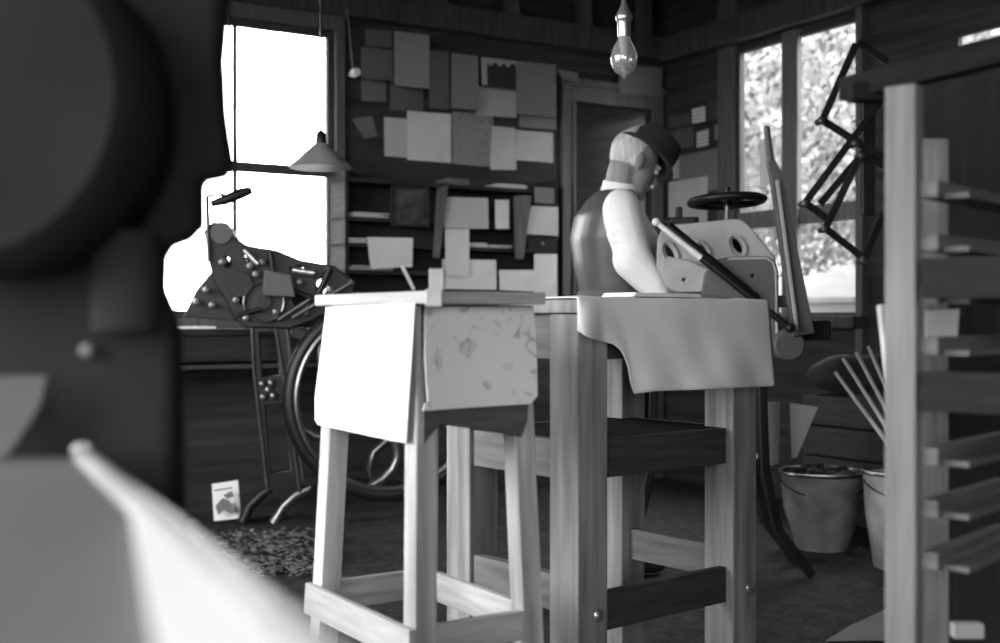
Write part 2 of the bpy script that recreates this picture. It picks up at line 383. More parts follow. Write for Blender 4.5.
MB().prism([W(8.5, 2.9, 1.17), W(11.6, 2.9, 1.17), W(10, 2.9, 1.95)], BX * 11.2).build('roof', 'house', sh)

# ------------------------------------------------------------------ papers and notices
def slip(name, f, quad, g, label, cat='notice', off=.004, kind='plain', group=None, curl=0.0, th=.0015, n=None):
    q = [f(x, y, off) for x, y in quad]; nn = n or ((-BX) if f is bk else (-AX))
    o = MB().sheet(q, th, nn, sag=.006, curl=curl).build(name, paper(g, kind)); return tag(o, label, cat, group)
def R_(x0, y0, x1, y1, s=0.0): return [(x0, y0), (x1, y0 + s), (x1, y1 + s), (x0, y1)]
G = 'papers pinned up on the back wall'
NOT = [
 (R_(365, 29, 392, 46, 2), .10, 'small dim slip at the top left of the pinned papers, above a grey sheet', .004),
 (R_(361, 47, 393, 78, 3), .12, 'dim grey sheet right beside the white porcelain insulator', .005),
 (R_(361, 75, 386, 101, 1), .15, 'dim square sheet directly below the porcelain insulator level', .008),
 (R_(394, 31, 429, 85, 4), .26, 'tall mid-grey sheet reaching highest of all the pinned papers', .009),
 (R_(390, 76, 423, 110, 2), .12, 'dim sheet tucked beneath the tall mid-grey sheet', .004),
 (R_(429, 50, 449, 108, 2), .11, 'narrow dark sheet between the tall mid-grey sheet and a wider grey one', .004),
 (R_(451, 53, 478, 108, 3), .2, 'upright grey sheet left of the black torn poster', .006),
 (R_(516, 61, 556, 114, 4), .2, 'large grey sheet with ragged top, right of the black torn poster', .007),
 (R_(476, 86, 516, 115, 3), .5, 'landscape white card below the black torn poster', .011),
 (R_(519, 115, 556, 127, 3), .22, 'low wide grey slip below the large ragged grey sheet', .004),
 (R_(384, 117, 410, 156, 2), .5, 'white sheet at the left end of the lower row of papers', .008),
 (R_(407, 111, 451, 160, 3), .64, 'largest bright white sheet, second in the lower row of papers', .013),
 (R_(452, 111, 493, 164, 3), .26, 'grey sheet with darker stain in the middle of the lower row', .007),
 ([(492, 126), (515, 128), (516, 170), (489, 170)], .52, 'narrow white sheet curling at its foot in the lower row', .01),
 (R_(515, 130, 553, 160, 3), .5, 'wide white card at the right end of the lower row by the door', .006),
 ([(558, 69), (578, 73), (579, 83), (560, 78)], .16, 'small torn dim scrap right of the ragged grey sheet', .004),
 ([(352, 119), (372, 116), (377, 136), (364, 139)], .15, 'faint irregular scrap left of the lower row, below the insulator', .004),
 (R_(619, 65, 662, 94, 3), .17, 'dim grey sheet pinned above the doorway behind the bulb', .05)]
for q, g, lb, of in NOT:
    slip('pinned_paper', bk, q, g, lb, 'paper', of + (.08 if q[0][1] < 75 and g and q[0][0] < 600 else 0), group=G, kind='stain' if 'stain' in lb else 'plain', curl=.02 if 'curl' in lb else 0)
tp = thing('torn_poster', bk(498, 84, .09), 'nearly black poster with a torn pale strip along its top edge', 'poster')
MB().sheet([bk(x, y, .086) for x, y in R_(483, 62, 516, 86, 3)], .002, -BX).build('dark_sheet', paper(.03), tp)
z_ = [(481, 57), (516, 61), (516, 66), (512, 63), (508, 68), (504, 63), (500, 67), (495, 62), (491, 66), (487, 63), (487, 85), (482, 85)]
MB().prism([bk(x, y, .092) for x, y in z_], -BX * .002).build('torn_strip', paper(.35), tp)
G2 = 'notices pinned on the right wall beside the window'
for q, g, lb, k in [
 ([(670, 117), (690, 113), (690, 124), (670, 128)], .07, 'long dim card at upper left of the notices on the right wall', 'plain'),
 ([(692, 109), (705, 106), (706, 121), (693, 124)], .6, 'upper of two small bright cards with faint lines of print', 'lines'),
 ([(708, 102), (735, 96), (735, 116), (708, 120)], .05, 'dark notice right of the upper bright card, close to the window post', 'plain'),
 ([(669, 132), (675, 131), (675, 147), (669, 148)], .07, 'narrow dim card just above the cap of the man', 'plain'),
 ([(675, 130), (694, 126), (694, 146), (675, 150)], .08, 'square dark notice left of the lower bright card', 'plain'),
 ([(697, 132), (709, 129), (709, 145), (697, 148)], .55, 'lower of two small bright cards with faint lines of print', 'lines'),
 ([(715, 125), (728, 122), (728, 137), (715, 140)], .17, 'small grey card right of the lower bright card', 'plain'),
 ([(680, 156), (733, 145), (733, 188), (680, 194)], .15, 'large plain grey poster above the hand wheel', 'plain'),
 ([(669, 157), (679, 154), (680, 178), (669, 180)], .4, 'pale printed card right in front of the face of the man', 'lines'),
 ([(669, 182), (708, 176), (708, 230), (669, 228)], .45, 'large pale sheet behind the left half of the hand wheel', 'plain')]:
    slip('notice', rt, q, g, lb, 'notice', .005 + .002 * random.random() + (.006 if 'large pale' in lb or 'pale printed' in lb else 0), kind=k, group=G2)
for q, lb in [(([(760, 140), (776, 137), (777, 184), (761, 186)]), 'pale sheet stuck on the window pane behind the long lever')]:
    slip('pane_paper', rt, q, .8, lb, 'paper', -.03)

# shelf unit on the back wall
SD = .2
s0, s1 = ab(bk(345, 240, SD))[0], ab(bk(558, 240, SD))[0]
def zs(y): return ab(bk(450, y, SD))[2]
su = thing('shelf_unit', W((s0 + s1) / 2, B - SD / 2, zs(300)), 'dark wall shelves crowded with papers between window and doorway', 'shelf')
for y in (184, 221, 246, 272, 300): MB().room(s0, s1, B - SD, B - .02, zs(y) - .02, zs(y)).build('shelf_board', 'shelf', su, bevel=.002)
MB().room(s0, s1, B - .02, B - .001, zs(302), zs(172)).build('back_panel', mat('shelf_back', .03, .85, 'woodx'), su)
for y0, y1 in ((s0, s0 + .02), (s1 - .02, s1)): MB().room(y0, y1, B - SD, B - .02, zs(300), zs(172)).build('side_panel', 'shelf', su, bevel=.002)
br = mat('wedge_timber', .13, .75, 'woodz')
for q in ([(437, 188), (446, 186), (437, 258), (432, 258)], [(513, 196), (529, 196), (521, 259), (515, 259)]):
    MB().prism([bk(x, y, SD + .005) for x, y in q], -BX * .03).build('upright_bracket', 'bracket', su, bevel=.002)
G3 = 'papers on the wall shelves'
for q, g, lb, k in [
 (R_(444, 197, 488, 228, 1), .45, 'wide pale sheet at upper left of the shelf papers, right of the slanting bracket', 'plain'),
 (R_(495, 200, 509, 229, 0), .62, 'small upright white card alone between the shelf papers', 'plain'),
 (R_(445, 229, 469, 276, 0), .6, 'tall white sheet hanging straight below the wide pale sheet', 'plain'),
 (R_(442, 259, 496, 289, 1), .62, 'long low white sheet just above the stand, left of the others', 'plain'),
 ([(499, 270), (536, 270), (536, 292), (499, 290)], .62, 'white sheet low down between two taller white sheets', 'plain'),
 (R_(534, 254, 557, 298, 0), .62, 'tall white sheet beside the door casing at the bottom', 'plain'),
 ([(531, 206), (558, 207), (558, 236), (524, 234)], .5, 'slanted pale sheet beside the door casing at mid height', 'plain'),
 (R_(534, 187, 554, 203, 1), .17, 'small grey sheet at the upper right end of the shelves', 'plain')]:
    slip('shelf_paper', bk, q, g, lb, 'paper', SD + .009 + random.random() * .004 + (.008 if q[0][0] in (445, 499) else 0), kind=k, group=G3)
slip('loose_sheet', bk, [(367, 237), (413, 238), (412, 267), (370, 269)], .66, 'white sheet leaning below the framed picture near the window', 'paper', SD + .02, curl=.02)
fp = thing('framed_picture', bk(410, 226, SD), 'dark framed picture standing on the shelf right of the window', 'picture')
mb = MB(); q = [bk(x, y, SD + .01) for x, y in R_(392, 187, 428, 225, 1)]
for i in range(4): mb.bar(q[i], q[(i + 1) % 4], .012, .018, up=-BX)
mb.build('picture_frame', 'shelf', fp, bevel=.002)
MB().sheet([bk(x, y, SD + .003) for x, y in R_(393, 188, 427, 224, 1)], .004, -BX).build('picture', mat('dim_picture', .06, .5, 'stain', var=.8, scale=14), fp)
def pile(q, n, g, lb, y, cat='stack of papers', name='paper_pile'):
    mb = MB(); a_, b_ = ab(bk(q[0], y, SD))[0], ab(bk(q[1], y, SD))[0]; z = zs(q[2])
    for i in range(n):
        o = random.uniform(-.02, .02); mb.room(a_ + o, b_ + o, B - SD + .005 + random.uniform(0, .02), B - .04, z + .001 + i * .008, z + .001 + i * .008 + .0072)
    return tag(mb.build(name, paper(g)), lb, cat, 'paper piles on the wall shelves')
pile((352, 388, 221), 3, .5, 'thin pale pile on the second shelf beside the window', 220)
pile((347, 367, 246), 3, .5, 'short pale pile left of the leaning white sheet', 246)
pile((349, 395, 272), 3, .36, 'long flat pile below the leaning white sheet', 272)
pile((470, 489, 246), 3, .5, 'short pale pile right of the tall hanging sheet', 246)
pile((491, 513, 246), 2, .42, 'thin ragged pale pile touching the second bracket', 246)
pile((500, 528, 184), 3, .5, 'bright flat pile on the topmost shelf below the papers', 184)
pile((452, 472, 184), 4, .14, 'dim low pile on the topmost shelf, left of the bright one', 184)
pile((360, 380, 300), 5, .08, 'dark low heap on the bottom shelf nearest the window', 300)
dr = thing('small_drawer', bk(543, 253, SD), 'small dark drawer at the right end of the shelves', 'drawer')
MB().room(ab(bk(528, 240, SD))[0], ab(bk(556, 240, SD))[0], B - SD + .002, B - .03, zs(250) - .002 + .02, zs(250) + .09).build('drawer_box', 'shelf', dr, bevel=.003)
MB().ball(bk(542, 244, SD + .01), .012, .012, .012).build('drawer_knob', 'ironw', dr)
tag(MB().bar(bk(402, 266, SD + .03), bk(414, 290, SD + .06), .018, .018).build('white_stick', 'white', bevel=.002), 'short white stick leaning askew just above the stand', 'stick')

# porcelain insulator and wires
ins = thing('wall_insulator', bk(353, 75, .12), 'round white porcelain insulator between window and pinned papers', 'insulator')
MB().lathe(bk(350, 75, .005), [(.010, 0), (.010, .04), (.022, .04), (.025, .055), (.015, .06), (.015, .07), (.022, .078), (.02, .09), (.0, .092)], -BX).build('knob', 'porc', ins, smooth=True)
MB().tube([bk(347, 8, .1), bk(350, 40, .1), bk(353, 71, .08)], .002, 6).build('wire', mat('grey_wire', .3), ins)

# ------------------------------------------------------------------ hanging lamps
bc = P(624, 58, 2.8)
lb_ = thing('hanging_bulb', bc, 'bare clear glass bulb hanging on a cord above the man', 'lamp')
r = .0325
pr = [(.0001, -.052), (.004, -.046), (.010, -.040), (.022, -.033), (.030, -.018), (.0325, 0), (.030, .015), (.023, .03), (.016, .042), (.0135, .052), (.0135, .056)]
MB().lathe(bc, pr + [(.0125, .056), (.0125, .05), (.015, .04), (.022, .029), (.0285, .014), (.031, 0), (.0285, -.017), (.021, -.0315), (.009, -.038), (.0001, -.041)]).build('glass_envelope', 'bulb', lb_, smooth=True)
MB().lathe(bc, [(.0001, .0), (.007, .002), (.009, .02), (.012, .05), (.0001, .052)]).build('glass_stem', 'porc', lb_, smooth=True)
fil = [bc + V(.014 * math.cos(t * 1.57), .014 * math.sin(t * 1.57), (.008 if t % 2 else -.022)) for t in range(5)]
MB().tube(fil, .0012, 6).build('filament', 'steel', lb_)
MB().lathe(bc, [(.015, .05), (.016, .06), (.016, .085), (.019, .088), (.02, .1), (.014, .112), (.008, .125), (.005, .14), (.0001, .141)]).build('socket', mat('brass_socket', .5, .3, metal=.8), lb_, smooth=True)
MB().tube([bc + V(0, 0, .135), bc + V(-.003, 0, .4), V(bc.x, bc.y, CEIL)], .0035, 8).build('cord', mat('cord_cotton', .3), lb_)
sc = P(321, 168, 4.7)
ls = thing('cone_lamp', sc, 'grey cone shaded lamp hanging in front of the left window', 'lamp')
MB().lathe(sc, [(.125, 0), (.128, .003), (.02, .1), (.016, .1), (.12, .006)]).build('lamp_shade', mat('tin_shade', .4, .4, metal=.4), ls, smooth=True)
MB().lathe(sc, [(.02, .09), (.022, .1), (.02, .135), (.008, .15), (.0001, .15)]).build('socket', 'iron', ls, smooth=True)
MB().tube([sc + V(0, 0, .15), V(sc.x - .004, sc.y, CEIL)], .004, 6).build('cord', 'iron', ls)
MB().ball(sc + V(0, 0, .045), .028, .028, .038).build('bulb', 'bulb', ls, smooth=True)
c2 = P(228, 0, 4.6)
tag(MB().tube([V(c2.x, c2.y, CEIL), V(c2.x + .004, c2.y, 1.95)], .004, 6).build('pull_cord', 'iron'), 'thin cord hanging straight down across the left window', 'cord')

# ------------------------------------------------------------------ man
Ym = 4.5
F0 = V(.95, .31, 0).normalized(); SR = V(.31, -.95, 0).normalized()      # forward, his right (towards us)
man = bpy.data.objects.new('t', None)
ta = math.radians(26); f = F0 * math.cos(ta) - ZX * math.sin(ta); u = ZX * math.cos(ta) + F0 * math.sin(ta)
Hc = P(634, 163, Ym)
def hp(a, s_, c): return Hc + f * a + SR * s_ + u * c
mp_ = thing('person', V(Hc.x - .1, Ym, 0), 'man in dark waistcoat, white shirt and dark hat bending over the cutter', 'person')
bd = MB()
bd.ball(hp(-.012, 0, .03), .098, .076, .092, f, SR, u); bd.ball(hp(.03, 0, -.03), .066, .06, .088, f, SR, u)
bd.ball(hp(.045, 0, -.085), .045, .043, .034, f, SR, u); bd.ball(hp(.078, 0, -.103), .02, .022, .018, f, SR, u)
bd.cap(hp(.088, 0, .008), hp(.112, 0, -.034), .011, .015); bd.cap(hp(.085, .03, .018), hp(.085, -.03, .018), .014, .014)
bd.cap(hp(.088, .016, -.066), hp(.088, -.016, -.066), .010, .010)
for s_ in (1, -1):
    bd.ball(hp(-.008, .078 * s_, -.012), .02, .01, .034, f, SR, u)
nb = P(618, 199, Ym); bd.cap(hp(-.03, 0, -.05), nb, .058, .062)
tor = [(612, 350, .125, .17), (611, 322, .125, .165), (612, 295, .112, .15), (606, 265, .112, .162), (602, 238, .108, .175), (605, 216, .102, .178), (612, 200, .085, .14), (615, 191, .065, .09)]
def loft(mb, rings, grow, cap=True, n=24):
    vs = []; fs = []
    for px, py, rf, rs in rings:
        c = P(px, py, Ym)
        vs += [c + F0 * (rf + grow) * math.cos(2 * math.pi * k / n) + SR * (rs + grow) * math.sin(2 * math.pi * k / n) for k in range(n)]
    m = len(rings)
    for i in range(m - 1):
        for k in range(n): fs.append((i * n + k, i * n + (k + 1) % n, (i + 1) * n + (k + 1) % n, (i + 1) * n + k))
    fs += [tuple(range(n))[::-1], tuple(range((m - 1) * n, m * n))]
    mb.add(vs, fs)
loft(bd, tor, -.012)
hipc = P(612, 335, Ym)
arms = {1: (P(622, 211, Ym - .17), P(632, 260, Ym - .22), P(662, 291, Ym - .2)), -1: (P(627, 213, Ym + .17), P(648, 256, Ym + .14), P(676, 287, Ym - .02))}
legs = {}
for s_ in (1, -1):
    sh_, el, wr = arms[s_]; bd.cap(sh_, el, .05, .042); bd.cap(el, wr, .04, .027)
    hd = (F0 * .93 - ZX * .3).normalized(); sd = SR if s_ > 0 else -SR; pm = wr + hd * .045
    bd.ball(pm, .05, .042, .016, hd, SR, hd.cross(SR).normalized()); bd.cap(wr, pm, .026, .028)
    for i, ln in enumerate((.068, .078, .074, .058)):
        b_ = pm + hd * .035 + sd * (.03 - .02 * i) * -1; k1 = b_ + hd * ln * .5 - ZX * .004; k2 = k1 + (hd * .6 - ZX * .7).normalized() * ln * .5
        bd.cap(b_, k1, .0095, .009, 8); bd.cap(k1, k2, .009, .0075, 8)
    tb = pm - hd * .02 - sd * .035; bd.cap(tb, tb - sd * .025 + hd * .03, .012, .011, 8); bd.cap(tb - sd * .025 + hd * .03, tb - sd * .02 + hd * .06 - ZX * .01, .01, .009, 8)
    h_ = hipc + SR * .09 * s_; kn = V(h_.x + .02, h_.y, .48); an = V(h_.x - .02, h_.y, .09); legs[s_] = (h_, kn, an)
    bd.cap(h_, kn, .085, .055); bd.cap(kn, an, .055, .038); bd.cap(an - V(0, 0, .045), an + F0 * .13 - V(0, 0, .05), .035, .03)
body = bd.build('body', 'skin', mp_, remesh=.006)
vb = MB(); loft(vb, tor[2:], .004); vb.build('waistcoat', 'vest', mp_, remesh=.011)
wb = MB(); wr_ = [(611, 300, .126, .165), (612, 291, .124, .163)]; loft(wb, wr_, .002); wb.build('waistband', mat('waistband_cloth', .09, .8), mp_, smooth=True)
sb = MB()
for s_ in (1, -1):
    sh_, el, wr = arms[s_]; bk_ = -F0
    sb.ball(sh_, .075, .062, .085, F0, SR, ZX); sb.cap(sh_ - V(0, 0, .02), el + V(.005, 0, .01), .072, .068); sb.cap(el, wr - (wr - el) * .12, .073, .062)
    for t in range(7):
        q = sh_.lerp(el, .25 + t * .12); a_ = random.random() * 6; sb.ball(q + V(math.cos(a_) * .008, -.004, 0), .07, .07, .016)
    for t in range(4):
        q = el.lerp(wr, .1 + t * .2); sb.ball(q, .068, .066, .022)
    sb.cap(wr - (wr - el) * .16, wr - (wr - el) * .02, .042, .038)
sb.build('shirt_sleeves', 'shirt', mp_, remesh=.008)
cb = MB(); cx = (Hc - u * .05 - f * .03 - nb).normalized()
cc = nb + cx * .045; cb.lathe(cc, [(.07, -.022), (.072, -.02), (.066, .018), (.063, .018), (.066, -.02)], cx, X=f - cx * f.dot(cx), sx=1.0, sy=.95)
cb.build('shirt_collar', 'shirt', mp_, smooth=True)
tr = MB()
for s_ in (1, -1):
    h_, kn, an = legs[s_]; tr.cap(h_, kn, .105, .082); tr.cap(kn, an + V(0, 0, .04), .08, .075)
loft(tr, tor[:3], .006); tr.build('trousers', 'trous', mp_, remesh=.012)
for s_ in (1, -1):
    an = legs[s_][2]; k = MB(); k.cap(an - V(0, 0, .03), an + F0 * .07 - V(0, 0, .045), .05, .042); k.cap(an + F0 * .07 - V(0, 0, .045), an + F0 * .17 - V(0, 0, .05), .042, .034)
    k.build('shoe', 'shoe', mp_, remesh=.008)
hb = MB(); hb.ball(hp(-.022, 0, .034), .09, .077, .09, f, SR, u); hb.ball(hp(-.045, 0, .0), .056, .066, .05, f, SR, u)
hb.ball(hp(-.02, .066, .0), .02, .012, .035, f, SR, u); hb.cap(hp(-.05, .01, .10), hp(-.04, .0, .135), .03, .012)
hb.cap(hp(.0, .02, .11), hp(.01, .02, .14), .03, .012); hb.build('hair', 'hair', mp_, remesh=.007)
for s_ in (1, -1):
    MB().ball(hp(.086, .03 * s_, .001), .012, .013, .011, f, SR, u).build('eye', mat('eye_white', .5, .2), mp_, smooth=True)
    MB().cap(hp(.098, .02 * s_, .02), hp(.088, .045 * s_, .018), .005, .004, 8).build('eyebrow', 'hair', mp_, smooth=True)
MB().cap(hp(.1, .022, -.052), hp(.1, -.022, -.052), .009, .009).build('moustache', 'hair', mp_, smooth=True)
th_ = math.radians(44); hn = (F0 * math.sin(th_) + ZX * math.cos(th_)).normalized(); hf = (F0 * math.cos(th_) - ZX * math.sin(th_)).normalized()
ho = P(648, 155, Ym)
hat = MB(); n = 32; vs = []; fs = []
prof = [(.118, -.002), (.121, .001), (.118, .005), (.1, .004), (.093, .008), (.091, .035), (.086, .07), (.078, .095), (.06, .106), (.03, .1), (.001, .096), (.001, .088), (.05, .09), (.078, .06), (.084, .0), (.098, -.003)]
for i, (rr, hh) in enumerate(prof):
    for k in range(n):
        t = 2 * math.pi * k / n; c, s_ = math.cos(t), math.sin(t); fx = rr * (1.12 if rr < .1 else 1.1); sy = rr * .95
        dent = -.025 * max(0, hh - .05) / .05 * math.exp(-(s_ * rr / .03) ** 2) if hh > .05 else 0
        droop = -.018 * c * c if rr > .095 else 0
        vs.append(ho + hf * (c * fx) + SR * (s_ * sy) + hn * (hh + dent + droop + .004 * math.sin(3 * t)))
for i in range(len(prof)):
    for k in range(n): a_, b_ = i, (i + 1) % len(prof); fs.append((a_ * n + k, a_ * n + (k + 1) % n, b_ * n + (k + 1) % n, b_ * n + k))
hat.add(vs, fs); ht = hat.build('hat', 'hat', mp_, smooth=True)
mb = MB(); mb.ring(ho + hn * .016, hf, SR, .1035, .0885, .003, 40, 8, flat=.011); mb.build('hat_band', mat('ribbon', .05, .4), ht, smooth=True)

# ------------------------------------------------------------------ paper cutter with hand wheel
ct = thing('paper_cutter', V(1.0, 4.3, 0), 'iron guillotine paper cutter with hand wheel and long lever behind the cloth', 'paper cutter')
cn = V(-.12, -1, 0).normalized(); cp = P(715, 280, 4.12)
body_o = [(659, 240), (663, 231), (672, 227), (705, 224), (733, 221), (741, 222), (748, 228), (773, 258), (775, 275), (772, 292), (674, 291), (665, 284), (658, 266)]
hl = [oval(670, 254, 5, 11, -25), oval(703, 252, 5, 9, -25), oval(737, 246, 5.5, 10, -30)]
arch = plate('arch_casting', 'castg', body_o, hl, cp + V(0, .05, 0), cn, .05, ct, .006)
for cx_, cy_, rx, ry, an in ((670, 254, 7, 13, -25), (703, 252, 6.5, 11, -25), (737, 246, 7.5, 12, -30)):
    pts = [hit(x, y, cp + V(0, .02, 0), cn) for x, y in oval(cx_, cy_, rx, ry, an, 24)]; MB().tube(pts + pts[:1], .006, 8).build('slot_rim', 'castg', arch, smooth=True)
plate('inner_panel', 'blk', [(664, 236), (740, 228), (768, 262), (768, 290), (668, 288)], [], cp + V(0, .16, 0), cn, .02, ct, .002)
MB().prism([hit(x, y, cp + V(0, .05, 0), cn) for x, y in [(661, 237), (672, 225), (733, 219), (744, 223)]] , V(.03, .26, 0)).build('top_plate', 'castg', ct, bevel=.003)
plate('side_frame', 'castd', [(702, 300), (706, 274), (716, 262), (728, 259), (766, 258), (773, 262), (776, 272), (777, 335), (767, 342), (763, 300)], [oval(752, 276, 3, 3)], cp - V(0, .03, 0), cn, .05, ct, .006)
rm = [hit(x, y, cp - V(0, .06, 0), cn) for x, y in [(728, 259), (766, 258), (773, 262), (776, 272), (777, 335)]]; MB().tube(rm, .005, 8).build('frame_rib', 'castg', ct, smooth=True)
plate('lower_casting', 'castg', [(662, 268), (668, 258), (688, 262), (702, 268), (712, 272), (706, 291), (676, 291), (666, 284)], [oval(684, 280, 3.2, 3.2)], cp + V(0, .0, 0), cn, .04, ct, .005)
# bed, stand and legs
bedz = P(700, 296, 4.2).z
MB().box((.80, 4.36, bedz - .02), .44, .6, .04).build('bed', 'castd', ct, bevel=.005)
MB().box((.76, 4.3, bedz - .045 + .07), .4, .03, .03).build('clamp_bar', 'iron', ct, bevel=.004)
for lx, s_ in ((.56, -1), (.985, 1)):
    for ly in (4.4, 4.62):
        p0_ = V(lx, ly, bedz - .04); e_ = V(lx + (.17 if s_ > 0 else -.06), ly, .02)
        pts = [p0_, V(lx - .01 * s_, ly, .7), V(lx - .0 * s_, ly, .4), V(lx + .05 * s_, ly, .18), e_]
        mb = MB()
        for a_, b_ in zip(pts, pts[1:]): mb.bar(a_, b_ + (b_ - a_).normalized() * .01, .035, .05, up=V(0, 1, 0))
        mb.build('leg', 'iron', ct, bevel=.006)
MB().box((.77, 4.4, .42), .42, .04, .05).build('cross_rail', 'iron', ct, bevel=.005)
for x in (.98, .56): MB().box((x, 4.51, .42), .04, .2, .05).build('side_rail', 'iron', ct, bevel=.005)
# wheel
wc = P(727, 201, 4.28); tx = V(1, 0, .04).normalized(); ty = V(0, 1, -.05).normalized()
MB().ring(wc, tx, ty, .128, .128, .016, 48, 12, flat=.015).build('hand_wheel', 'iron', ct, smooth=True); hw_ = bpy.data.objects['hand_wheel']
mb = MB(); mb.lathe(wc, [(.0001, -.02), (.026, -.02), (.026, .012), (.012, .02), (.012, .05), (.0001, .052)], ZX, n=20)
for k in range(4):
    t = k * math.pi / 2 + .4; d = tx * math.cos(t) + ty * math.sin(t); mb.tube([wc + d * .02, wc + d * .07 + V(0, 0, -.008), wc + d * .122], [.011, .009, .01], 8)
mb.build('wheel_spokes', 'iron', hw_, smooth=True)
MB().lathe(V(wc.x, wc.y, P(727, 224, 4.28).z - .02), [(.012, 0), (.012, .03), (.009, .035), (.009, .1), (.0001, .1)]).build('screw', 'steel', ct, smooth=True)
# rods and levers
p_, q_ = P(656, 222, 3.98), P(701, 258, 3.98)
MB().tube([p_, q_], [.009, .012], 12).ball(p_, .014, .014, .014).build('clamp_handle', mat('pale_handle', .7, .4), ct, smooth=True)
MB().tube([q_, P(790, 328, 3.95)], .012, 12).ball(P(790, 328, 3.95), .017, .017, .017).build('clamp_rod', 'iron', ct, smooth=True)
MB().tube([P(668, 226, 4.05), P(757, 300, 4.05)], .018, 10).build('link_rod', 'iron', ct, smooth=True)
mb = MB().bar(P(803, 335, 4.0), P(775, 172, 4.0), .075, .03, up=V(0, 1, 0), w2=.04, h2=.03)
mb.bar(P(775, 174, 4.0), P(770, 160, 4.0), .042, .028, up=V(0, 1, 0), w2=.026, h2=.024); mb.tube([P(770.5, 163, 4.0), P(766.5, 126, 4.0)], [.014, .011], 10)
mb.build('long_lever', 'castd', ct, bevel=.004)
MB().bar(P(797, 330, 3.975), P(777, 180, 3.975), .012, .01, up=V(0, 1, 0)).build('lever_rib', 'castg', ct, bevel=.002)
MB().lathe(P(790, 345, 4.0), [(.0001, 0), (.05, 0), (.055, .01), (.055, .1), (.0001, .11)], V(0, 1, 0)).build('counterweight', 'castd', ct, smooth=True, bevel=.003)
MB().box(P(806, 330, 4.1), .14, .14, .07).box(P(770, 345, 4.1), .2, .1, .05).build('lever_boss', 'iron', ct, bevel=.01)
mb = MB().box(P(682, 222, 4.2), .09, .06, .03).box(P(679, 214, 4.2), .022, .03, .05).box(P(690, 220, 4.2), .06, .03, .02).ball(P(672, 222, 4.2), .03, .03, .018)
mb.build('blade_gauge', 'iron', ct, bevel=.004)

# ------------------------------------------------------------------ platen press by the left window
pj = thing('platen_press', V(-.75, 5.3, 0), 'black treadle platen press with large flywheel under the left window', 'printing press')
fc = P(388, 398, 5.0); nx = V(-.16, 1, 0).normalized(); wx = nx.cross(ZX).normalized()
R0 = 103 / F * 5.0
mb = MB().ring(fc, wx, ZX, R0 - .03, R0 - .03, .034, 72, 14, flat=.036); fw_ = mb.build('flywheel', 'iron', pj, smooth=True)
MB().ring(fc - nx * .03, wx, ZX, R0 - .055, R0 - .055, .012, 72, 8).build('wheel_rim_bead', 'ironw', fw_, smooth=True)
for k in range(6):
    t0 = k * math.pi / 3 + .3; pts = []
    for i in range(9):
        s_ = i / 8; rr = .05 + (R0 - .1) * s_; t = t0 + .42 * math.sin(s_ * math.pi) ; pts.append(fc + (wx * math.cos(t) + ZX * math.sin(t)) * rr)
    MB().tube(pts, [.026 - .008 * i / 8 for i in range(9)], 10).build('spoke', 'ironw', fw_, smooth=True)
MB().lathe(fc - nx * .06, [(.0001, 0), (.05, 0), (.06, .015), (.06, .12), (.0001, .12)], nx).build('wheel_hub', 'iron', fw_, smooth=True)
MB().tube([fc, fc + nx * .75], .022, 12).build('main_shaft', 'ironw', pj, smooth=True)
# side frames: two bead-edged columns with a boss between, spreading into feet
for k, dy in ((0, .12), (1, .62)):
    off = nx * dy
    pl = [(252, 322), (262, 314), (282, 312), (288, 330), (292, 400), (300, 470), (304, 497), (282, 499), (268, 495), (262, 440), (254, 370)]
    hls = [[(258, 332), (276, 330), (281, 376), (261, 378)], [(264, 404), (284, 402), (292, 470), (270, 474)]]
    o = plate('side_frame', 'iron', pl, hls, P(275, 400, 5.05) + off, -nx, .05, pj, .006)
    for e in ([(252, 322), (254, 372), (262, 440), (268, 492)], [(274, 318), (281, 360), (292, 430), (300, 492)], [(284, 314), (289, 340), (293, 405), (303, 480)]):
        MB().tube([hit(x, y, P(275, 400, 5.02) + off, -nx) for x, y in e], .007, 8).build('edge_bead', 'ironw', o, smooth=True)
    mb = MB()
    for x, y in ((262, 384), (271, 383), (263, 397), (273, 396), (268, 390)): mb.ball(hit(x, y, P(275, 400, 5.01) + off, -nx), .018, .014, .02)
    mb.build('ornament', 'ironw', o, smooth=True)
    MB().tube([hit(x, y, P(275, 400, 5.04) + off, -nx) for x, y in [(272, 488), (262, 494), (250, 506), (243, 522)]], [.02, .024, .022, .026], 10).build('foot', 'iron', pj, smooth=True)
    MB().tube([hit(x, y, P(275, 400, 5.04) + off, -nx) for x, y in [(318, 478), (309, 489), (296, 495), (284, 506), (274, 523)]], [.016, .02, .024, .02, .026], 10).build('foot', 'ironw', pj, smooth=True)
    MB().tube([hit(x, y, P(345, 400, 5.04) + off, -nx) for x, y in [(388, 440), (374, 452), (369, 470), (374, 486), (400, 500)]], [.018, .018, .018, .018, .022], 10).build('rear_brace', 'ironw', pj, smooth=True)
    MB().bar(hit(290, 330, P(275, 400, 5.04) + off, -nx), hit(400, 372, P(275, 400, 5.04) + off, -nx), .06, .04, up=V(0, 1, 0)).build('frame_arm', 'iron', pj, bevel=.008)
    MB().bar(hit(296, 480, P(275, 400, 5.04) + off, -nx), hit(420, 488, P(275, 400, 5.04) + off, -nx), .05, .04, up=V(0, 1, 0)).build('base_rail', 'iron', pj, bevel=.008)
def pp(x, y, d=0.0): return hit(x, y, P(275, 400, 5.15 + d), -nx)
up_ = [(206, 232), (214, 224), (226, 226), (233, 238), (246, 247), (262, 250), (276, 252), (300, 262), (334, 268), (352, 282), (352, 300), (330, 310), (310, 320), (290, 327), (264, 326), (248, 326), (236, 318), (228, 300), (218, 286), (212, 266)]
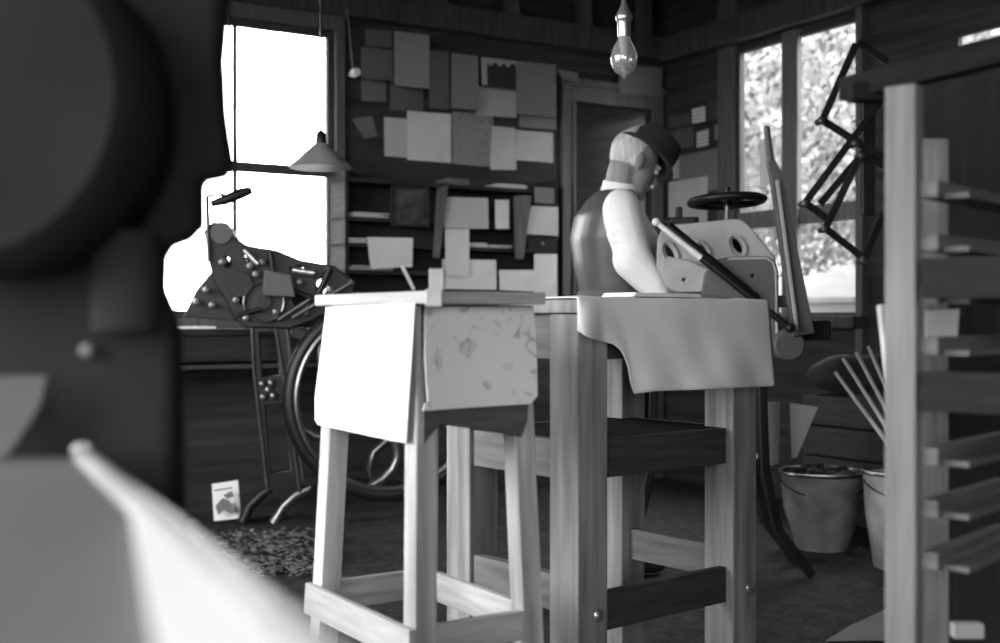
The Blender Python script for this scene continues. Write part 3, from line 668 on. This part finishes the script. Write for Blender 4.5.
uf_ = plate('upper_frame', 'iron', up_, [[(240, 250), (253, 252), (256, 262), (246, 263)], [(288, 268), (300, 264), (314, 270), (312, 274), (292, 274)], oval(246, 300, 6, 8), oval(300, 300, 8, 9), oval(272, 262, 5, 4), oval(228, 262, 4, 7), oval(322, 286, 7, 9)], pp(275, 290), -nx, .06, pj, .008)
plate('platen', 'iron', [(236, 262), (262, 256), (300, 268), (318, 290), (300, 318), (262, 330), (240, 306)], [], pp(275, 290, .45), -nx, .1, pj, .01)
MB().lathe(pp(264, 302, -.06), [(.0001, 0), (.03, 0), (.03, .01), (.075, .015), (.092, .012), (.094, .045), (.0001, .05)], nx, n=36).build('gear_wheel', 'iron', pj, smooth=True); gw_ = bpy.data.objects['gear_wheel']
MB().ring(pp(264, 302, -.062), wx, ZX, .085, .085, .006, 40, 8).build('gear_rim', 'ironw', gw_, smooth=True)
MB().lathe(pp(239, 284, -.07), [(.0001, 0), (.055, 0), (.058, .04), (.0001, .05)], nx).build('cam', 'iron', pj, smooth=True)
plate('ink_box', 'castd', [(266, 272), (290, 276), (294, 296), (264, 294)], [], pp(278, 285, -.1), -nx, .08, pj, .006)
MB().lathe(pp(221, 233, -.05), [(.0001, 0), (.046, 0), (.05, .03), (.046, .5), (.0001, .5)], nx).build('ink_roller', 'castd', pj, smooth=True)
MB().tube([pp(209, 262, -.05), pp(208, 230, -.05), pp(207, 196, -.05)], .008, 8).build('upright_rod', 'ironw', pj, smooth=True)
MB().tube([pp(211, 204, -.05), pp(225, 200, -.05), pp(242, 193, -.05), pp(252, 190, -.05)], [.014, .022, .024, .016], 12).tube([pp(207, 196, -.05), pp(224, 194, -.05)], .006, 8).build('throw_handle', 'iron', pj, smooth=True)
for a_, b_, rr, m_ in (((278, 320), (310, 299), .01, 'ironw'), ((292, 290), (322, 303), .012, 'iron'), ((292, 318), (352, 282), .01, 'ironw'), ((244, 250), (258, 264), .014, 'steel'), ((292, 270), (314, 273), .016, 'steel'), ((236, 316), (260, 309), .01, 'iron'), ((270, 250), (276, 290), .012, 'iron'), ((316, 300), (330, 268), .016, 'iron')):
    MB().tube([pp(*a_, -.08), pp(*b_, -.08)], rr, 10).build('connecting_rod', m_, pj, smooth=True)
for x, y in ((196, 302), (206, 290), (212, 305), (250, 266), (262, 262), (256, 274), (236, 300), (222, 262), (300, 282), (306, 312), (276, 312), (246, 318), (330, 290)):
    MB().lathe(pp(x, y, -.08), [(.0001, 0), (.014, .003), (.016, .02), (.0001, .07)], nx, n=12).build('bolt', 'ironw', uf_, smooth=True)
MB().prism([pp(224, 256, .0), pp(211, 272, .0), pp(196, 290, .0), pp(183, 317, .0), pp(244, 322, .0), pp(246, 282, .0)], V(0, .05, 0)).build('delivery_board', 'iron', pj, bevel=.004)

# ------------------------------------------------------------------ counter below the left window
ka, kb = ab(bk(60, 330, .35))[0], ab(bk(345, 330, .35))[0]; kz = ab(bk(230, 329, .35))[2]
ka = max(ka, A0 + .02)
kt = thing('wall_counter', W((ka + kb) / 2, B - .2, 0), 'dark counter with low shelf along the wall under the left window', 'counter')
MB().room(ka, kb, B - .35, B - .08, kz - .03, kz).build('worktop', 'shelf', kt, bevel=.003)
MB().room(ka, kb, B - .34, B - .32, kz - .15, kz - .035).build('apron_board', 'shelf', kt, bevel=.003)
z2 = ab(bk(215, 365, .35))[2]; MB().room(ka, kb, B - .35, B - .06, z2 - .02, z2).build('low_shelf', mat('grey_shelf_board', .05, .7, 'woodx'), kt, bevel=.003)
for a_ in (ka + .03, kb - .05): MB().room(a_ - .03, a_ + .03, B - .32, B - .26, 0, kz - .03).build('leg', 'frame', kt, bevel=.003)
for x0_, x1_, lb in ((182, 192, 'white card scrap at the far left of the counter under the window'), (196, 216, 'long white strip of paper on the counter left of the press')):
    a_, b_ = ab(bk(x0_, 318, .3))[0], ab(bk(x1_, 318, .3))[0]
    tag(MB().room(a_, b_, B - .3, B - .12, kz + .001, kz + .012).build('paper_scrap', 'white', bevel=.001), lb, 'paper')
tag(MB().bar(bk(222, 319, .3) + V(0, 0, .02), bk(234, 312, .25), .02, .012).build('white_strip', 'white'), 'short white slat tilted up beside the press body', 'slat')

# ------------------------------------------------------------------ bench (near corner leg at px 578)
N0 = V(.165, 2.5, 0); e1 = V(.767, .642, 0).normalized(); e2 = V(-.642, .767, 0).normalized()
bn = thing('work_bench', N0 + e1 * .3 + e2 * .22, 'tall rough timber bench draped with a white cloth', 'bench')
ORG[bn.name] = bn.location.copy()
TZ = 1.010
def bq(s_, t, z): return N0 + e1 * s_ + e2 * t + ZX * z
def bbox(mb, s0, s1, t0, t1, z0, z1): return mb.hexa([bq(s0, t0, z0), bq(s1, t0, z0), bq(s1, t1, z0), bq(s0, t1, z0), bq(s0, t0, z1), bq(s1, t0, z1), bq(s1, t1, z1), bq(s0, t1, z1)])
LB, LW = .604, .46
for s_, t in ((0, 0), (LB - .09, 0), (0, LW - .09), (LB - .09, LW - .09)): bbox(MB(), s_, s_ + .09, t, t + .09, 0, TZ - .03).build('leg', 'bench', bn, bevel=.004)
bbox(MB(), -.012, LB + .035, -.012, LW + .03, TZ - .03, TZ).build('bench_top', 'bench', bn, bevel=.004)
for z0, z1, nm in ((TZ - .13, TZ - .03, 'apron'), (.62, .705, 'rail'), (.33, .41, 'stretcher')):
    bbox(MB(), .09, LB - .09, .02, .045, z0 - (.045 if nm == 'stretcher' else 0), z1 - (.04 if nm == 'stretcher' else 0)).build(nm, mat('shaded_rail', .055, .85, 'woodx', spec=.15), bn, bevel=.003)  # front rails darker than the bench timber: shade put into their colour
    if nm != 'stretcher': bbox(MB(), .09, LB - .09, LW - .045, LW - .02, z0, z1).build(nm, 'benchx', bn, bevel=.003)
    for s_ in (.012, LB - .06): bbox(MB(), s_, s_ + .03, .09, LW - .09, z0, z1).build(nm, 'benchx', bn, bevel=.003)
bbox(MB(), .045, LB - .05, .045, LW - .045, .69, .705).build('shelf', mat('dark_bench_shelf', .014, .9, 'woodx', spec=.05), bn, bevel=.002)
for p in (bq(.055, -.004, .332), bq(LB - .035, -.004, .315)):
    MB().lathe(p, [(.014, 0), (.014, -.004), (.009, -.009), (.0001, -.01)], e2, n=16).build('bolt_head', 'steel', bn, smooth=True)
# cloth on bench
pf = N0 - e2 * .02; nf = -e2
def cl(px, py, d=0.0): return hit(px, py, pf + nf * d, nf)
out_b = [(579, 331), (586, 337), (600, 341), (613, 344), (622, 352), (628, 368), (632, 394), (655, 391), (690, 390), (730, 388), (774, 386)]
mb = MB(); cols, rows = 60, 26; vs = []; fs = []
def botp(u_):
    x = 578 + u_ * (775 - 578)
    for (xa, ya), (xb, yb) in zip(out_b, out_b[1:]):
        if xa <= x <= xb: return x, ya + (yb - ya) * (x - xa) / (xb - xa)
    return x, (331 if x < 579 else 386)
for j in range(-8, rows + 1):
    for i in range(cols + 1):
        u_ = i / cols; tx_ = 577 + u_ * (768 - 577); bx_, by_ = botp(u_)
        tp_ = cl(tx_, 299); s_ = (tp_ - N0).dot(e1)
        if j < 0: p = bq(s_, -.014 + (-j) / 8 * .3, TZ + .0035 + .0015 * math.sin(i * .5 + j))
        elif j == 0: p = bq(s_, -.02, TZ + .002)
        else:
            v = j / rows; x = tx_ + (bx_ - tx_) * v; y = 299 + (by_ - 299) * v
            wv = v * (.005 * math.sin(u_ * 17 + v * 2) + .003 * math.sin(u_ * 31 - v * 5) + .005 * math.sin(u_ * 6 + 3 * v)) + .012 * v
            if u_ < .12: wv += .03 * v * math.sin(u_ / .12 * math.pi)
            p = cl(x, y, wv + .003)
        vs.append(p)
w_ = cols + 1
for j in range(rows + 8):
    for i in range(cols): a_ = j * w_ + i; fs.append((a_, a_ + 1, a_ + w_ + 1, a_ + w_))
o = mb.add(vs, fs).build('draped_cloth', 'cloth', smooth=True)
sd_ = o.modifiers.new('t', 'SOLIDIFY'); sd_.thickness = .003; sd_.offset = 1
tag(o, 'white canvas cloth hanging over the front of the timber bench', 'cloth')
mb = MB()
for i in range(3): bbox(mb, .17 + .004 * i, .40 - .003 * i, .0, .1, TZ + .008 + i * .003, TZ + .0106 + i * .003)
tag(mb.build('paper_stack', 'white'), 'thin stack of white paper on the bench beside the sleeve of the man', 'stack of papers')

# ------------------------------------------------------------------ stand (near corner leg at px 415)
nl = V(-.545, .839, 0).normalized(); nr = V(.839, .545, 0).normalized(); NB = V(-.144, 2.0, 0); NT = V(-.143, 2.036, 0)
def sp(a, b, z, ea=0.0, eb=0.0):
    k = (z - .443) / .557; n0 = NB.lerp(NT, k); la = .423 + (.368 - .423) * k; lb = .265 + (.235 - .265) * k
    return n0 + nl * (a * la + ea) + nr * (b * lb + eb) + ZX * z
st = thing('tall_stand', sp(.5, .5, 0), 'tall splay-legged pine stand with white sheets tacked to its sides', 'stand')
LG = .043
for a, b in ((0, 0), (1, 0), (0, 1), (1, 1)):
    c = []
    for z in (0, .992):
        for x, y in ((0, 0), (1, 0), (1, 1), (0, 1)): c.append(sp(a, b, z, (x if a == 0 else x - 1) * LG, (y if b == 0 else y - 1) * LG))
    MB().hexa(c).build('leg', 'stand', st, bevel=.003)
def sbar(a, b, a2, b2, z0, z1, t, nrm, ins=0.0, name='stretcher'):
    c = []
    for z in (z0, z1):
        p, q = sp(a, b, z), sp(a2, b2, z); d = (q - p).normalized() * ins
        c += [p + d, q - d, q - d + nrm * t, p + d + nrm * t]
    return MB().hexa(c).build(name, 'standx', st, bevel=.002)
sbar(0, 0, 1, 0, .383, .443, .014, -nr, -.004); sbar(0, 0, 0, 1, .392, .443, .018, nr * 0 + nl, .043)
sbar(0, 1, 1, 1, .383, .443, -.016, nr, .043); sbar(1, 0, 1, 1, .383, .443, -.016, nl, .043)
TZ2 = 1.016
B0_ = V((430 - 500) / F * 1.975, 1.975, 0); nlb = V(-.252, .38, 0).normalized(); nrb = V(.833, .553, 0).normalized()
c = [B0_, B0_ + nlb * .46, B0_ + nlb * .46 + nrb * .24, B0_ + nrb * .24]
MB().hexa([p + ZX * .994 for p in c] + [p + ZX * TZ2 for p in c]).build('stand_top', 'standx', st, bevel=.003)
def face(p0, p1, p2): return (p1 - p0).cross(p2 - p0).normalized()
nL = face(sp(0, 0, .443), sp(1, 0, .443), sp(0, 0, 1)); nR = face(sp(0, 0, .443), sp(0, 1, .443), sp(0, 0, 1))
if nL.dot(V(-1, -1, 0)) < 0: nL = -nL
if nR.dot(V(1, -1, 0)) < 0: nR = -nR
for nm, pl, n_, off in (('side_board', [(336, 306), (414, 303), (404, 436), (330, 420)], nL, .001), ('side_board', [(421, 305), (529, 306), (525, 420), (519, 437), (505, 434), (438, 424), (421, 444)], nR, .001)):
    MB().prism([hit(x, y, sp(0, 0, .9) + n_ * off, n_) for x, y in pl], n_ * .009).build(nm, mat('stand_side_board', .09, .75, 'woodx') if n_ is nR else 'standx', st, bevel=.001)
for p, q in (((1, 0), (1, 1)), ((0, 1), (1, 1))): sbar(*p, *q, .8, .99, .006, nl if p == (1, 0) else nr, .01, 'side_board')
MB().prism([hit(x, y, sp(0, 0, .9) + nL * .012, nL) for x, y in [(327, 307), (416, 303), (407, 443), (394, 441), (319, 425), (316, 420), (316, 396), (322, 350)]], nL * .003).build('sheet_or_light_patch', 'white', st, bevel=.001)
MB().prism([hit(x, y, sp(0, 0, .9) + nR * .012, nR) for x, y in [(424, 307), (533, 307), (536, 350), (537, 396), (530, 404), (480, 407), (422, 411), (424, 404), (427, 402), (424, 360)]], nR * .003).build('stained_sheet', 'stain', st, bevel=.001)
wc_ = B0_ + nlb * .0 + nrb * .008
mb = MB().box(wc_ + V(.0, -.004, 1.004), .028, .012, .03).box(wc_ + V(.004, .02, 1.035), .026, .03, .036)
tag(mb.build('wooden_clip', mat('clip_wood', .5, .7), bevel=.002), 'small pale wooden clip hooked over the near corner of the stand', 'clip')

# ------------------------------------------------------------------ type rack at right
e = V(.66, .75, 0).normalized(); ep = V(.75, -.66, 0).normalized(); rk0 = V((884 - 500) / F * 1.62, 1.62, 0)
rk = thing('case_rack', rk0 + ep * .02, 'open timber rack with rows of runners at the right edge', 'rack')
def rq(s_, t, z): return rk0 + ep * s_ + e * t + ZX * z
def rbox(mb, s0, s1, t0, t1, z0, z1): return mb.hexa([rq(s0, t0, z0), rq(s1, t0, z0), rq(s1, t1, z0), rq(s0, t1, z0), rq(s0, t0, z1), rq(s1, t0, z1), rq(s1, t1, z1), rq(s0, t1, z1)])
zt_ = P(885, 84, 1.6).z
rbox(MB(), 0, .044, 0, .028, 0, zt_).build('post', 'rack', rk, bevel=.003)
mb = MB(); pa, pb = P(922, 300, 1.9), P(951, 300, 1.9)
mb.box(((pa.x + pb.x) / 2, 1.92, .63), pb.x - pa.x, .03, 1.26).build('rear_post', 'rack', rk, bevel=.003)
for y in (190, 243, 294, 346, 396, 456, 508, 560):
    z = H + (318 - y) / F * 1.6
    rbox(MB(), .045, .07, .012, .31, z - .012, z + .012).build('runner', 'rackx', rk, bevel=.002)
    rbox(MB(), .071, .105, .03, .31, z - .013, z - .005).build('runner_lip', 'rackx', rk, bevel=.001)
pa, pb = P(846, 90, 1.84), P(1030, 44, 1.5)
MB().bar(pa, pb, .03, .036).build('top_beam', mat('beam_timber', .014, .9, 'woodx', spec=.05), rk, bevel=.003)
mb = MB().box(P(866, 92, 1.78), .05, .03, .03); mb.build('beam_block', mat('beam_timber', .014), rk, bevel=.003)
MB().prism([P(915, 84, 2.1), P(1120, 60, 2.3), P(1120, 900, 2.3), P(915, 900, 2.1)], V(-.003, .015, 0)).build('back_panel', mat('rack_back', .035, .85, 'woodz'), rk, bevel=.002)

for y0, y1, lb in ((258, 299, 'dark type case in the rack, the upper of the two'), (371, 411, 'dark type case in the rack, the lower of the two')):
    z0, z1 = H + (318 - y1) / F * 1.57, H + (318 - y0) / F * 1.57; zf = z0 + .022
    tc2 = thing('type_case', rq(.25, .1, z0), lb, 'type case', 'type cases in the rack')
    mb = MB(); rbox(mb, .075, .44, .0, .006, zf, z1); rbox(mb, .075, .44, .28, .286, zf, z1); rbox(mb, .075, .081, .006, .28, zf, z1); rbox(mb, .434, .44, .006, .28, zf, z1); rbox(mb, .081, .434, .006, .28, zf, zf + .004)
    mb.build('case_body', mat('case_timber', .022, .85, 'woodx', spec=.1), tc2, bevel=.001)
    fr_ = rbox(MB(), .058, .45, -.016, -.005, z0, z1).build('case_front', mat('case_timber', .03), tc2, bevel=.002)
    rbox(MB(), .2, .28, -.019, -.016, z0 + .015, z0 + .04).build('label_holder', 'ironw', fr_, bevel=.001)
    mb = MB()
    for k in range(1, 6): rbox(mb, .081 + k * .059, .084 + k * .059, .006, .28, zf + .004, z1 - .004)
    mb.build('dividers', mat('case_timber', .03), tc2)
o = MB().sheet([P(925, 311, 1.8), P(959, 309, 1.8), P(957, 339, 1.8), P(925, 341, 1.8)], .002, V(0, -1, 0)).build('ragged_paper', paper(.4)); tag(o, 'pale ragged paper stuck on the rack between the two cases', 'paper')
tag(MB().box(P(967, 630, 1.75), .045, .02, .022).build('label_block', paper(.3), bevel=.002), 'small grey block low in the rack near the bottom right corner', 'block')

# scissor bracket on the right wall
sbk = thing('scissor_bracket', rt(858, 145, .2), 'black folding scissor bracket sticking out beside the right window', 'bracket')
Yb = 4.6
def bl(a, b, d=0.0): return MB().bar(P(*a, Yb + d), P(*b, Yb + d), .028, .014, up=V(0, 1, 0))
for a_, b_, d in (((856, 44), (822, 121), 0), ((822, 120), (889, 162), .02), ((887, 92), (805, 203), 0), ((858, 42), (888, 62), .02), ((862, 152), (825, 229), 0), ((825, 228), (866, 260), .02), ((884, 212), (863, 261), 0), ((804, 202), (832, 222), .02), ((860, 152), (892, 172), .04), ((857, 160), (820, 204), .05)):
    bl(a_, b_, d).build('strip', 'iron', sbk, bevel=.002)
for a_ in ((822, 120), (856, 143), (862, 155), (864, 260), (825, 229), (805, 203)):
    MB().lathe(P(*a_, Yb - .03), [(.0001, 0), (.012, .002), (.014, .01), (.014, .06), (.0001, .06)], V(0, 1, 0), n=12).build('rivet', 'ironw', sbk, smooth=True)
MB().box(P(868, 152, Yb + .06), .05, .03, .5).build('mounting_plate', 'iron', sbk, bevel=.003)
q = P(868, 152, Yb + .06); tw = rt(868, 152, .0); MB().bar(q, tw, .03, .03).build('wall_arm', 'iron', sbk, bevel=.003)

# pails, sack heap, sticks, cards
def pail(cx, ry, by, w_, Y, lb, bw=.72):
    rt_ = w_ / 2 / F * Y; c = P(cx, by, Y); c.z = 0.0; zt__ = H - (ry - 318) / F * Y
    t = thing('pail', c, lb, 'pail', 'pails under the right window')
    rb = rt_ * bw; MB().lathe(c, [(.0001, .012), (rb * .98, .012), (rb, 0), (rb * 1.02, .01), (rt_ * .93, zt__ * .55), (rt_, zt__), (rt_ * .965, zt__), (rt_ * .9, zt__ * .55), (rb * .95, .03), (.0001, .028)]).build('bucket', 'pail', t, smooth=True)
    MB().ring(c + ZX * zt__, V(1, 0, 0), V(0, 1, 0), rt_, rt_, .008, 40, 8).build('rim', 'ironw', t, smooth=True)
    pts = [c + V(math.cos(a_) * rt_ * 1.02, -math.sin(a_) * rt_ * .9, zt__ - .03 - math.sin(a_) * .06) for a_ in [math.pi * i / 14 for i in range(15)]]
    MB().tube(pts, .004, 6).build('handle', 'iron', t, smooth=True); return c, rt_, zt__
c1, r1, z1_ = pail(822, 472, 547, 82, 4.98, 'round grey pail under the right window, fully in view', .62)
pail(903, 472, 560, 78, 4.6, 'grey pail half hidden behind the rack post', .72)
mb = MB()
for i in range(60):
    a_ = random.random() * 6.28; rr = r1 * .75 * math.sqrt(random.random()); mb.ball(c1 + V(math.cos(a_) * rr, math.sin(a_) * rr, z1_ - .04 + random.random() * .035 + (1 - rr / r1) * .03), .03, .025, .02, n=6, m=4)
tag(mb.build('pail_contents', 'rub'), 'dark lumpy scraps heaped in the fully visible pail', 'scraps', kind='stuff')
cr = thing('dark_crate', V(1.6, 5.6, 0), 'dark wooden crate standing behind the pails', 'crate')
p = rt(852, 420, .35); X_ = BX; cz = P(850, 398, p.y).z
mb = MB()
for k in range(4):
    z0 = .02 + k * (cz - .02) / 4; mb.box(V(p.x, p.y, z0 + cz / 8), .6, .02, cz / 4 - .015, BX, AX).box(V(p.x, p.y, z0 + cz / 8) + AX * .28, .6, .02, cz / 4 - .015, BX, AX)
    for s_ in (-1, 1): mb.box(V(p.x, p.y, z0 + cz / 8) + AX * .14 + BX * .29 * s_, .02, .27, cz / 4 - .015, BX, AX)
mb.box(V(p.x, p.y, .02) + AX * .14, .58, .28, .02, BX, AX)
mb.build('slatted_box', mat('crate_timber', .055, .8, 'woodx'), cr, bevel=.003)
sk = MB(); c = P(838, 440, 5.05)
c = V(p.x, p.y, 0) + AX * .06
for i in range(9): sk.ball(c + V(random.uniform(-.16, .16), random.uniform(-.06, .02), cz + .09 + random.uniform(-.01, .05)), .12, .08, .075)
tag(sk.build('dark_sack', 'sack', remesh=.02), 'dark slumped sack lying on top of the crate', 'sack')
for i, (x0, y0, x1, y1) in enumerate(((835, 372, 893, 432), (843, 358, 896, 425), (856, 352, 899, 418), (868, 346, 903, 412))):
    tag(MB().tube([P(x0, y0, 4.6), P(x1 + 5, y1 + 25, 4.55)], [.007, .009], 8).build('thin_stick', 'stick', smooth=True), ('lowest', 'second lowest', 'second highest', 'topmost')[i] + ' of four thin sticks leaning above the pails', 'stick', 'thin sticks above the pails')
tag(MB().bar(P(882, 305, 1.9), P(899, 460, 1.85), .014, .012).build('pale_lath', mat('lath', .5), bevel=.001), 'narrow pale lath leaning against the left side of the rack post', 'lath')
for q, lb in (([(762, 402), (780, 402), (779, 464), (763, 466)], 'upright pale card seen left of the dark cutter leg'), ([(790, 403), (818, 407), (797, 457), (792, 458)], 'pale triangular card seen right of the dark cutter leg')):
    pts = [P(x, y, 4.8) for x, y in q]; tag(MB().prism(pts, V(0, .004, 0)).build('pale_card', paper(.4)), lb, 'card', 'pale cards behind the cutter stand')
# card on floor, rubbish
pc = thing('picture_card', V(-1.3, 5.35, 0), 'small white picture card propped up on the floor by the press foot', 'card')
cd = [P(212, 484, 5.45), P(238, 480, 5.45), P(241, 518, 5.4), P(214, 521, 5.4)]
MB().sheet(cd, .003, V(0, -1, 0)).build('card_sheet', 'white', pc)
mb = MB(); g_ = lambda x, y: P(x, y, 5.38) + V(0, -.03, 0)
for q in ([(217, 505), (224, 497), (230, 499), (237, 508), (234, 513), (226, 509), (220, 514)], [(225, 494), (233, 490), (236, 495), (229, 498)], [(216, 489), (234, 486), (234, 487.3), (216, 490.3)]):
    mb.prism([g_(x, y) for x, y in q], V(0, -.001, 0))
mb.build('picture', paper(.18), pc)
mb = MB()
for i in range(750):
    x = min(340, max(195, random.gauss(275, 35))); y = random.uniform(534, 578); Y = H * F / (y - 318); p = P(x, y, Y); p.z = random.uniform(.004, .03)
    a_ = random.random() * 6; k = random.choice((.005, .007, .01, .018)) * random.uniform(.7, 1.3); X_ = V(math.cos(a_), math.sin(a_), random.uniform(-.3, .3)).normalized(); Y_ = X_.cross(V(random.uniform(-.4, .4), 0, 1)).normalized()
    mb.box(p, k * 2, k, .002, X_, Y_, X_.cross(Y_))
tag(mb.build('paper_scraps', mat('scrap_paper', .2, .9, var=.7, scale=30)), 'litter of paper scraps on the floor beside the press', 'litter', kind='stuff')
q = [P(826, 642, 3.53), P(893, 640, 3.54), P(893, 608, 3.95), P(850, 628, 3.7)]
for p in q: p.z = .003
tag(MB().prism(q, V(0, 0, .003)).build('floor_light_patch', paper(.3)), 'pale patch of painted light on the floor left of the rack foot', 'paper')  # light patch on the floor, put in as a thin pale slab

# ------------------------------------------------------------------ near press, out of focus at left
Yn = 1.1
fpz = .85
np_ = thing('cylinder_press', V(-.6, 1.1, 0), 'large blurred black iron press with pale feed board filling the left foreground', 'printing press')
ol = [(-150, -330), (236, -330), (234, -60), (224, 10), (220, 60), (223, 115), (230, 160), (226, 168), (205, 172), (200, 185), (200, 222), (190, 232), (172, 238), (162, 256), (161, 290), (172, 316), (177, 340), (180, 560), (182, 1330), (-150, 1330)]
ol = [(x - 9 if x > 0 else x, y) for x, y in ol]
plate('side_frame', 'blk', ol, [], V(0, Yn, 0), V(0, -1, 0), .05, np_, .01)
MB().lathe(P(20, 120, 1.06), [(.0001, 0), (.135, 0), (.145, -.02), (.145, -.12), (.13, -.14), (.0001, -.14)], V(0, 1, 0), n=64).build('cylinder', 'blk', np_, smooth=True)
MB().tube([P(125, 232, 1.05), P(125, 330, 1.05)], .03, 20).build('column', mat('dull_black_iron', .022, .9, spec=.15), np_, smooth=True)
MB().lathe(P(92, 350, 1.06), [(.0001, -.02), (.006, -.018), (.008, 0)], V(0, 1, 0), n=14).build('bolt', 'castd', np_, smooth=True)
A1, A2 = V(-.36, 1.02, fpz), V(-.03, .345, fpz)
tb_ = [A1, A2, V(-1.1, .2, fpz), V(-1.15, 1.04, fpz)]
MB().prism([p - ZX * .02 for p in tb_], ZX * .02).build('feed_board', 'board', np_, bevel=.003)
dd = (A2 - A1).normalized(); MB().tube([A1 + dd * .02 - ZX * .002, A2 - ZX * .002], .011, 16).build('board_rail', mat('painted_rail', .3, .4), np_, smooth=True)
MB().lathe(A1 + V(0, -.004, .004), [(.0001, -.008), (.004, -.008), (.005, -.004), (.009, -.003), (.010, 0), (.0001, .002)], V(-.2, .97, 0), n=20).build('rail_bolt', 'ironw', np_, smooth=True)
for x, y in ((-.45, .98), (-1.05, .98), (-1.0, .28)): MB().box((x, y, (fpz - .02) / 2), .04, .04, fpz - .02).build('leg', 'blk', np_, bevel=.004)
q = [hit(x, y, V(0, 0, fpz + .002), ZX) for x, y in [(128, 500), (330, 668), (470, 800), (190, 800), (150, 620)]]
tag(MB().prism(q, V(0, 0, .002)).build('sheet_or_light_patch', 'white'), 'blurred white patch of painted light on the near feed board along its rail', 'paper')  # bright end of the board, its light put in as a white slab
q = [P(-40, 376, 1.0), P(47, 376, 1.0), P(40, 405, .99), P(20, 440, .985), P(3, 460, .98), P(-40, 462, .98)]
tag(MB().prism(q, V(0, .004, .0)).build('pale_board', paper(.07)), 'blurred pale board at the far left edge above the feed board', 'board')
